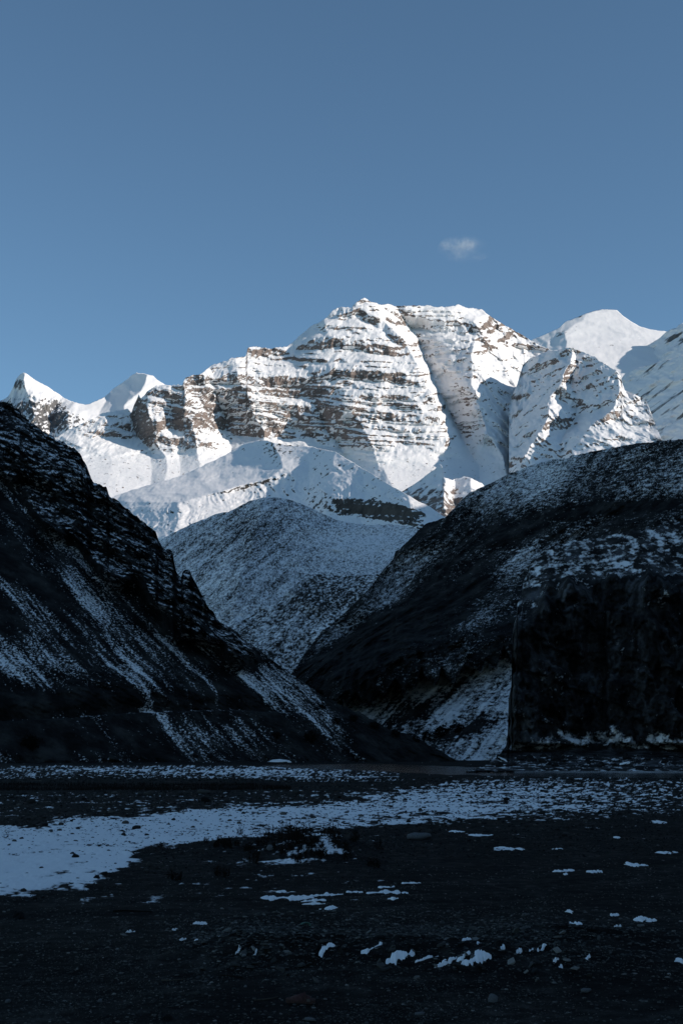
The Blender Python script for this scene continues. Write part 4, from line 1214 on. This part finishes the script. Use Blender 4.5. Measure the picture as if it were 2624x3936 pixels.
def plant_meshes(rg, tall):
    SV, SF, LV, LF = [], [], [], []
    for _ in range(rg.integers(6, 11)):
        a = rg.uniform(0, 6.28)
        base = np.array([rg.normal(0, .05), rg.normal(0, .05), -0.03])
        h = rg.uniform(0.45, 1.0) * tall
        lean = rg.uniform(0.03, 0.34)
        top = base + np.array([math.cos(a) * lean * h, math.sin(a) * lean * h, h])
        mid = base * 0.45 + top * 0.55 + rg.normal(0, 0.012, 3)
        blade(SV, SF, base, mid, 0.005)
        blade(SV, SF, mid, top, 0.004)
        for _ in range(rg.integers(2, 5)):
            t = rg.uniform(0.25, 0.9)
            p = base * (1 - t) + top * t
            b = rg.uniform(0, 6.28)
            q = p + np.array([math.cos(b) * 0.06, math.sin(b) * 0.06, rg.uniform(0.02, 0.08)]) * rg.uniform(0.6, 1.4)
            blade(SV, SF, p, q, 0.003)
            leaf(LV, LF, q, rg.uniform(0.015, 0.03), rg)
        for _ in range(rg.integers(7, 14)):
            t = rg.uniform(0.15, 1.0)
            p = base * (1 - t) + top * t + rg.normal(0, 0.014, 3)
            leaf(LV, LF, p, rg.uniform(0.012, 0.03), rg)
    return data_mesh('stalks', SV, SF, mat_stalk, False), data_mesh('leaves', LV, LF, mat_leaf, False)
PLANTS = [plant_meshes(rgs, t) for t in (0.5, 0.42, 0.34, 0.28, 0.22)]
def plant(u, v, kind, label, group=None, s=1.0):
    x, y, z = floor_at(u, v)
    # stand it on the mound's surface
    root = bpy.data.objects.new('dry_plant', None)
    col.objects.link(root)
    root.location = (x, y, z)
    root.rotation_euler = (0, 0, u * 0.7)
    root.scale = (s, s, s)
    tag(root, label, 'plant', group)
    for nm, me in zip(('stalks', 'leaves'), PLANTS[kind]):
        c = bpy.data.objects.new(nm, me)
        col.objects.link(c)
        c.parent = root
plant(1098, 3238, 0, 'tallest dry plant on the left of the mound against the snow', None, 1.15)
plant(1172, 3236, 0, 'slender dry plant rising alone from the middle of the mound')
plant(1282, 3240, 0, 'dense tall dry plant at the right top of the mound', None, 1.2)
for i in range(12):
    plant(rgs.uniform(1070, 1350), rgs.uniform(3222, 3250), int(rgs.integers(0, 2)), 'tall withered stalks along the crest of the plant mound', 'stalks on the mound crest', rgs.uniform(0.8, 1.15))
plant(1012, 3250, 1, 'single stalk cluster at the left end of the mound')
plant(1150, 3318, 3, 'spiky black tuft in the snow at the foot of the mound', None, 1.1)
for i in range(34):
    u, v = rgs.normal(1190, 130), rgs.normal(3262, 26)
    plant(u, v, int(rgs.integers(1, 5)), 'short withered plant in the thicket on the mound', 'thicket on the mound', rgs.uniform(0.75, 1.1))
for i in range(14):
    u, v = rgs.normal(840, 80), rgs.normal(3252, 9)
    plant(u, v, int(rgs.integers(2, 5)), 'low withered tuft left of the mound beside the snow edge', 'tufts left of the mound', rgs.uniform(0.6, 0.9))
for (u, v) in [(660, 3380), (690, 3384), (835, 3365), (865, 3370), (1420, 3330), (1450, 3336)]:
    plant(u, v, 4, 'small dark grass tuft alone on the bare ground', 'lone tufts', 0.9)

# dark sedge along the turf bank
BV, BF = [], []
for i in range(5200):
    u = rgs.uniform(-60, 1120)
    y = rgs.uniform(88.5, 94.5)
    x = (u - W0 / 2) / FPX * y
    z = float(ground_h(x, y)) if i % 1 == 0 else 0
    h = rgs.uniform(0.08, 0.26)
    k = len(BV)
    dx_ = rgs.normal(0, 0.05)
    w = 0.012
    BV += [(x - w, y, z - 0.02), (x + w, y, z - 0.02), (x + dx_, y + rgs.normal(0, .05), z + h)]
    BF.append((k, k + 1, k + 2))
o = mesh_obj('sedge', BV, BF, mat_leaf)
tag(o, 'black withered sedge along the low turf bank', 'grass', kind='stuff')

# bushes on the slopes
def bush_mesh(rg):
    SV, SF, LV, LF = [], [], [], []
    for _ in range(9):
        a, r = rg.uniform(0, 6.28), rg.uniform(0.2, 0.8)
        blade(SV, SF, (0, 0, -0.2), (math.cos(a) * r, math.sin(a) * r, rg.uniform(0.5, 0.95)), 0.03)
    for _ in range(420):
        d = rg.normal(size=3); d /= np.linalg.norm(d)
        p = d * rg.uniform(0.45, 1.0) * np.array([1.0, 0.9, 0.75]) * (1 + 0.3 * float(noise(d[0] * 2, d[1] * 2, d[2] * 2)))
        leaf(LV, LF, p + np.array([0, 0, 0.45]), rg.uniform(0.09, 0.17), rg)
    return data_mesh('branches', SV, SF, mat_stalk, False), data_mesh('foliage', LV, LF, mat_bush, False)
BUSH = [bush_mesh(rgs) for _ in range(3)]
for i, (sd, u, v, wpx) in enumerate([(11.0, 118, 2872, 84), (11.0, 1196, 2850, 70), (11.0, 1062, 2836, 40), (11.0, 1290, 2782, 46), (11.0, 1360, 2770, 40), (11.0, 1440, 2800, 44), (11.0, 1240, 2725, 30), (11.0, 1140, 2650, 26), (11.0, 1520, 2830, 46), (11.0, 1600, 2850, 40),
                                     (12.0, 1700, 2830, 70), (12.0, 1760, 2812, 54), (12.0, 1640, 2838, 50)]):
    p = probe(sd, u, v)
    r = wpx / 2 * p.y / FPX
    root = bpy.data.objects.new('bush', None)
    col.objects.link(root)
    root.location = p
    root.rotation_euler = (0, 0, i * 1.3)
    root.scale = (r, r, r)
    lab = {0: ('rounded black bush low on the scree below the road line', None), 1: ('rounded black bush beside the snowy tongue below the road line', None)}.get(i, ('dark bush on the bare nose of the scree slope', 'bushes on the nose') if i < 10 else ('dark bush at the foot of the snow chutes', 'bushes below the chutes'))
    tag(root, lab[0], 'bush', lab[1])
    for nm, me in zip(('branches', 'foliage'), BUSH[i % 3]):
        c = bpy.data.objects.new(nm, me)
        col.objects.link(c)
        c.parent = root

# ------------------------------------------------------------------ left behind on the ground
# sandal
mat_sole = plain_mat('sandal_sole', [(0.3, (0.05, 0.03, 0.026)), (0.7, (0.075, 0.045, 0.038))], source='noise', scale=30.0)
mat_upper = plain_mat('sandal_leather', [(0.3, (0.05, 0.026, 0.025)), (0.7, (0.085, 0.046, 0.042))], source='noise', scale=40.0)
mat_buckle = plain_mat('dull_metal', [(0.3, (0.06, 0.05, 0.045)), (0.7, (0.12, 0.1, 0.09))], 0.4, source='noise', scale=10.0)
x, y, z = floor_at(1155, 3858)
sandal = bpy.data.objects.new('sandal', None)
col.objects.link(sandal)
sandal.location = (x, y, z + 0.012)
sandal.rotation_euler = (0.16, 0.03, 0.06)
tag(sandal, 'worn reddish brown sandal lying on the dark gravel', 'sandal')
def foot_half(t):
    return 0.030 + 0.020 * math.sin(min(1, max(0, t)) * math.pi) ** 0.6 * (0.75 + 0.35 * t) if 0.0 < t < 1.0 else 0.004
V, F = [], []
NS = 18
for i in range(NS + 1):
    t = i / NS
    e = math.sqrt(max(0.0, 1 - (2 * t - 1) ** 8))
    hw = (0.031 + 0.014 * t - 0.006 * math.sin(t * math.pi * 1.0)) * max(e, 0.25)
    xx = (t - 0.5) * 0.262
    zt = 0.010 + 0.010 * (1 - t) + 0.006 * max(0, t - 0.8) * 5
    V += [(xx, -hw, 0), (xx, hw, 0), (xx, hw, zt + 0.014), (xx, -hw, zt + 0.014)]
    if i:
        b = 4 * i
        for q in range(4):
            F.append((b - 4 + q, b - 4 + (q + 1) % 4, b + (q + 1) % 4, b + q))
F += [(3, 2, 1, 0), (4 * NS, 4 * NS + 1, 4 * NS + 2, 4 * NS + 3)]
mesh_obj('sole', V, F, mat_sole, sandal, False)
def band(x0, x1, h0, h1, hw0, hw1, name, mat, n=12, th=0.004, zb=0.018):
    V, F = [], []
    for (xa, ha, wa) in ((x0, h0, hw0), (x1, h1, hw1)):
        for off in (0, th):
            for k_ in range(n + 1):
                g = math.pi * k_ / n
                V.append((xa, -math.cos(g) * (wa + off), zb + math.sin(g) ** 0.8 * (ha + off)))
    m = n + 1
    for k_ in range(n):
        F += [(k_, k_ + 1, 2 * m + k_ + 1, 2 * m + k_), (m + k_ + 1, m + k_, 3 * m + k_, 3 * m + k_ + 1), (k_ + 1, k_, m + k_, m + k_ + 1), (2 * m + k_, 2 * m + k_ + 1, 3 * m + k_ + 1, 3 * m + k_)]
    return mesh_obj(name, V, F, mat, sandal, True)
band(-0.095, 0.035, 0.020, 0.068, 0.030, 0.041, 'upper', mat_upper)
band(0.045, 0.088, 0.046, 0.030, 0.042, 0.044, 'strap', mat_upper)
band(0.028, 0.044, 0.074, 0.058, 0.042, 0.043, 'strap', mat_upper)
V = [(0.05, -0.050, 0.022), (0.082, -0.052, 0.022), (0.082, -0.052, 0.044), (0.05, -0.050, 0.046), (0.056, -0.053, 0.028), (0.076, -0.054, 0.028), (0.076, -0.054, 0.039), (0.056, -0.053, 0.040)]
mesh_obj('buckle', V, [(0, 1, 5, 4), (1, 2, 6, 5), (2, 3, 7, 6), (3, 0, 4, 7), (4, 5, 6, 7)], mat_buckle, sandal)

# sticks
mat_stick = plain_mat('dry_wood', [(0.3, (0.035, 0.03, 0.025)), (0.7, (0.08, 0.07, 0.058))], source='noise', scale=25.0)
mat_log = plain_mat('wet_wood', [(0.3, (0.006, 0.005, 0.0045)), (0.7, (0.014, 0.012, 0.01))], source='noise', scale=25.0)
def stick(pts, w, mat, label):
    P3 = []
    for (u, v) in pts:
        x, y, z = floor_at(u, v)
        P3.append(np.array((x, y, z + w * 0.8)))
    c = P3[0].copy()
    V, F = [], []
    n = len(P3)
    for i, p in enumerate(P3):
        ww = w * (1 - 0.5 * i / (n - 1))
        for g in range(6):
            a = g * math.pi / 3
            V.append((p[0] - c[0], p[1] - c[1] + math.cos(a) * ww, p[2] - c[2] + math.sin(a) * ww))
        if i:
            for g in range(6):
                F.append(((i - 1) * 6 + g, (i - 1) * 6 + (g + 1) % 6, i * 6 + (g + 1) % 6, i * 6 + g))
    F += [tuple(range(6))[::-1], tuple(range((n - 1) * 6, n * 6))]
    o = mesh_obj('stick', V, F, mat, None, True)
    o.location = tuple(map(float, c))
    tag(o, label, 'stick')
stick([(436, 3505), (480, 3503), (530, 3505), (588, 3508)], 0.016, mat_log, 'long black stick lying on the track below the snow sheet')
stick([(620, 3771), (660, 3771), (690, 3768), (712, 3766)], 0.008, mat_stick, 'thin pale twig on the bare gravel left of the sandal')
stick([(978, 3848), (1010, 3845), (1045, 3840), (1068, 3834)], 0.009, mat_stick, 'thin pale twig right beside the heel of the sandal')
stick([(845, 3750), (880, 3752), (930, 3760)], 0.008, mat_log, 'dark curved twig below the small rubble heap')
stick([(1430, 3388), (1450, 3384), (1475, 3380), (1490, 3366)], 0.008, mat_stick, 'bent pale twig on the ground right of the plant mound')

# scrap of green plastic
mat_scrap = plain_mat('green_plastic', [(0.3, (0.04, 0.10, 0.08)), (0.7, (0.14, 0.24, 0.2))], 0.4, source='noise', scale=25.0)
x, y, z = floor_at(1174, 3560)
V, F = [], []
for i in range(7):
    for j in range(5):
        a = i / 6 * 2.6
        rr = 0.055 + 0.012 * math.sin(j * 2.1 + i)
        V.append((math.cos(a) * rr * 1.1 + 0.01 * math.sin(j * 3), (j - 2) * 0.02 + 0.008 * math.sin(i * 1.7), math.sin(a) * rr * (1 - 0.1 * j)))
for i in range(6):
    for j in range(4):
        F.append((i * 5 + j, i * 5 + j + 1, i * 5 + j + 6, i * 5 + j + 5))
o = mesh_obj('plastic_scrap', V, F, mat_scrap, None, True)
so_ = o.modifiers.new('thickness', 'SOLIDIFY')
so_.thickness = 0.004
o.location = (x, y, z)
tag(o, 'curled pale green plastic scrap behind the small rubble heap', 'plastic')

# ------------------------------------------------------------------ small cloud above the mountain
CD = 9500.0
c0 = at(1772, 950, CD)
pxm = CD / FPX
k = NT('thin_cloud')
geo = k.n('TexCoord')
vec = geo.outputs['Object']
tot = None
for (du, dv_, su, sv, w) in [(-4, -12, 46, 16, 1.0), (-62, -6, 26, 17, 0.45), (-10, 22, 34, 22, 0.5), (66, 42, 30, 9, 0.3), (30, -6, 24, 18, 0.7)]:
    mp = k.n('Mapping')
    mp.inputs['Location'].default_value = (-du / su, 0, dv_ / sv)
    mp.inputs['Scale'].default_value = (1 / (su * pxm), 1 / (30 * pxm), 1 / (sv * pxm))
    k.l(vec, mp.inputs['Vector'])
    ln = k.n('VectorMath', operation='LENGTH')
    k.l(mp.outputs[0], ln.inputs[0])
    g = k.math('MULTIPLY', k.math('POWER', 2.718, k.math('MULTIPLY', k.math('MULTIPLY', ln.outputs['Value'], ln.outputs['Value']), -0.9)), w)
    tot = g if tot is None else k.math('ADD', tot, g)
nz = k.noise(vec, 0.02, 6, 0.75)
den = k.math('MULTIPLY', tot, k.math('MAXIMUM', k.math('MULTIPLY', k.math('SUBTRACT', nz, 0.41), 5.0), 0.0))
vp = k.n('VolumePrincipled')
vp.inputs['Color'].default_value = (1, 1, 1, 1)
vp.inputs['Anisotropy'].default_value = 0.2
k.l(k.math('MULTIPLY', den, 0.008), vp.inputs['Density'])
k.l(vp.outputs[0], k.n('OutputMaterial').inputs['Volume'])
vv, ff = stone_verts(3, 1.0, np.random.default_rng(4), 0.12)
vv = vv / np.abs(vv).max(0) * np.array([118 * pxm, 75 * pxm, 62 * pxm]) + np.array([8 * pxm, 0, -10 * pxm])
cl = mesh_obj('cloud', vv, ff, k.m, None, True)
cl.location = c0
tag(cl, 'small thin white cloud alone in the sky over the mountain', 'cloud')
scene.cycles.volume_step_rate = 0.5
scene.cycles.volume_max_steps = 128
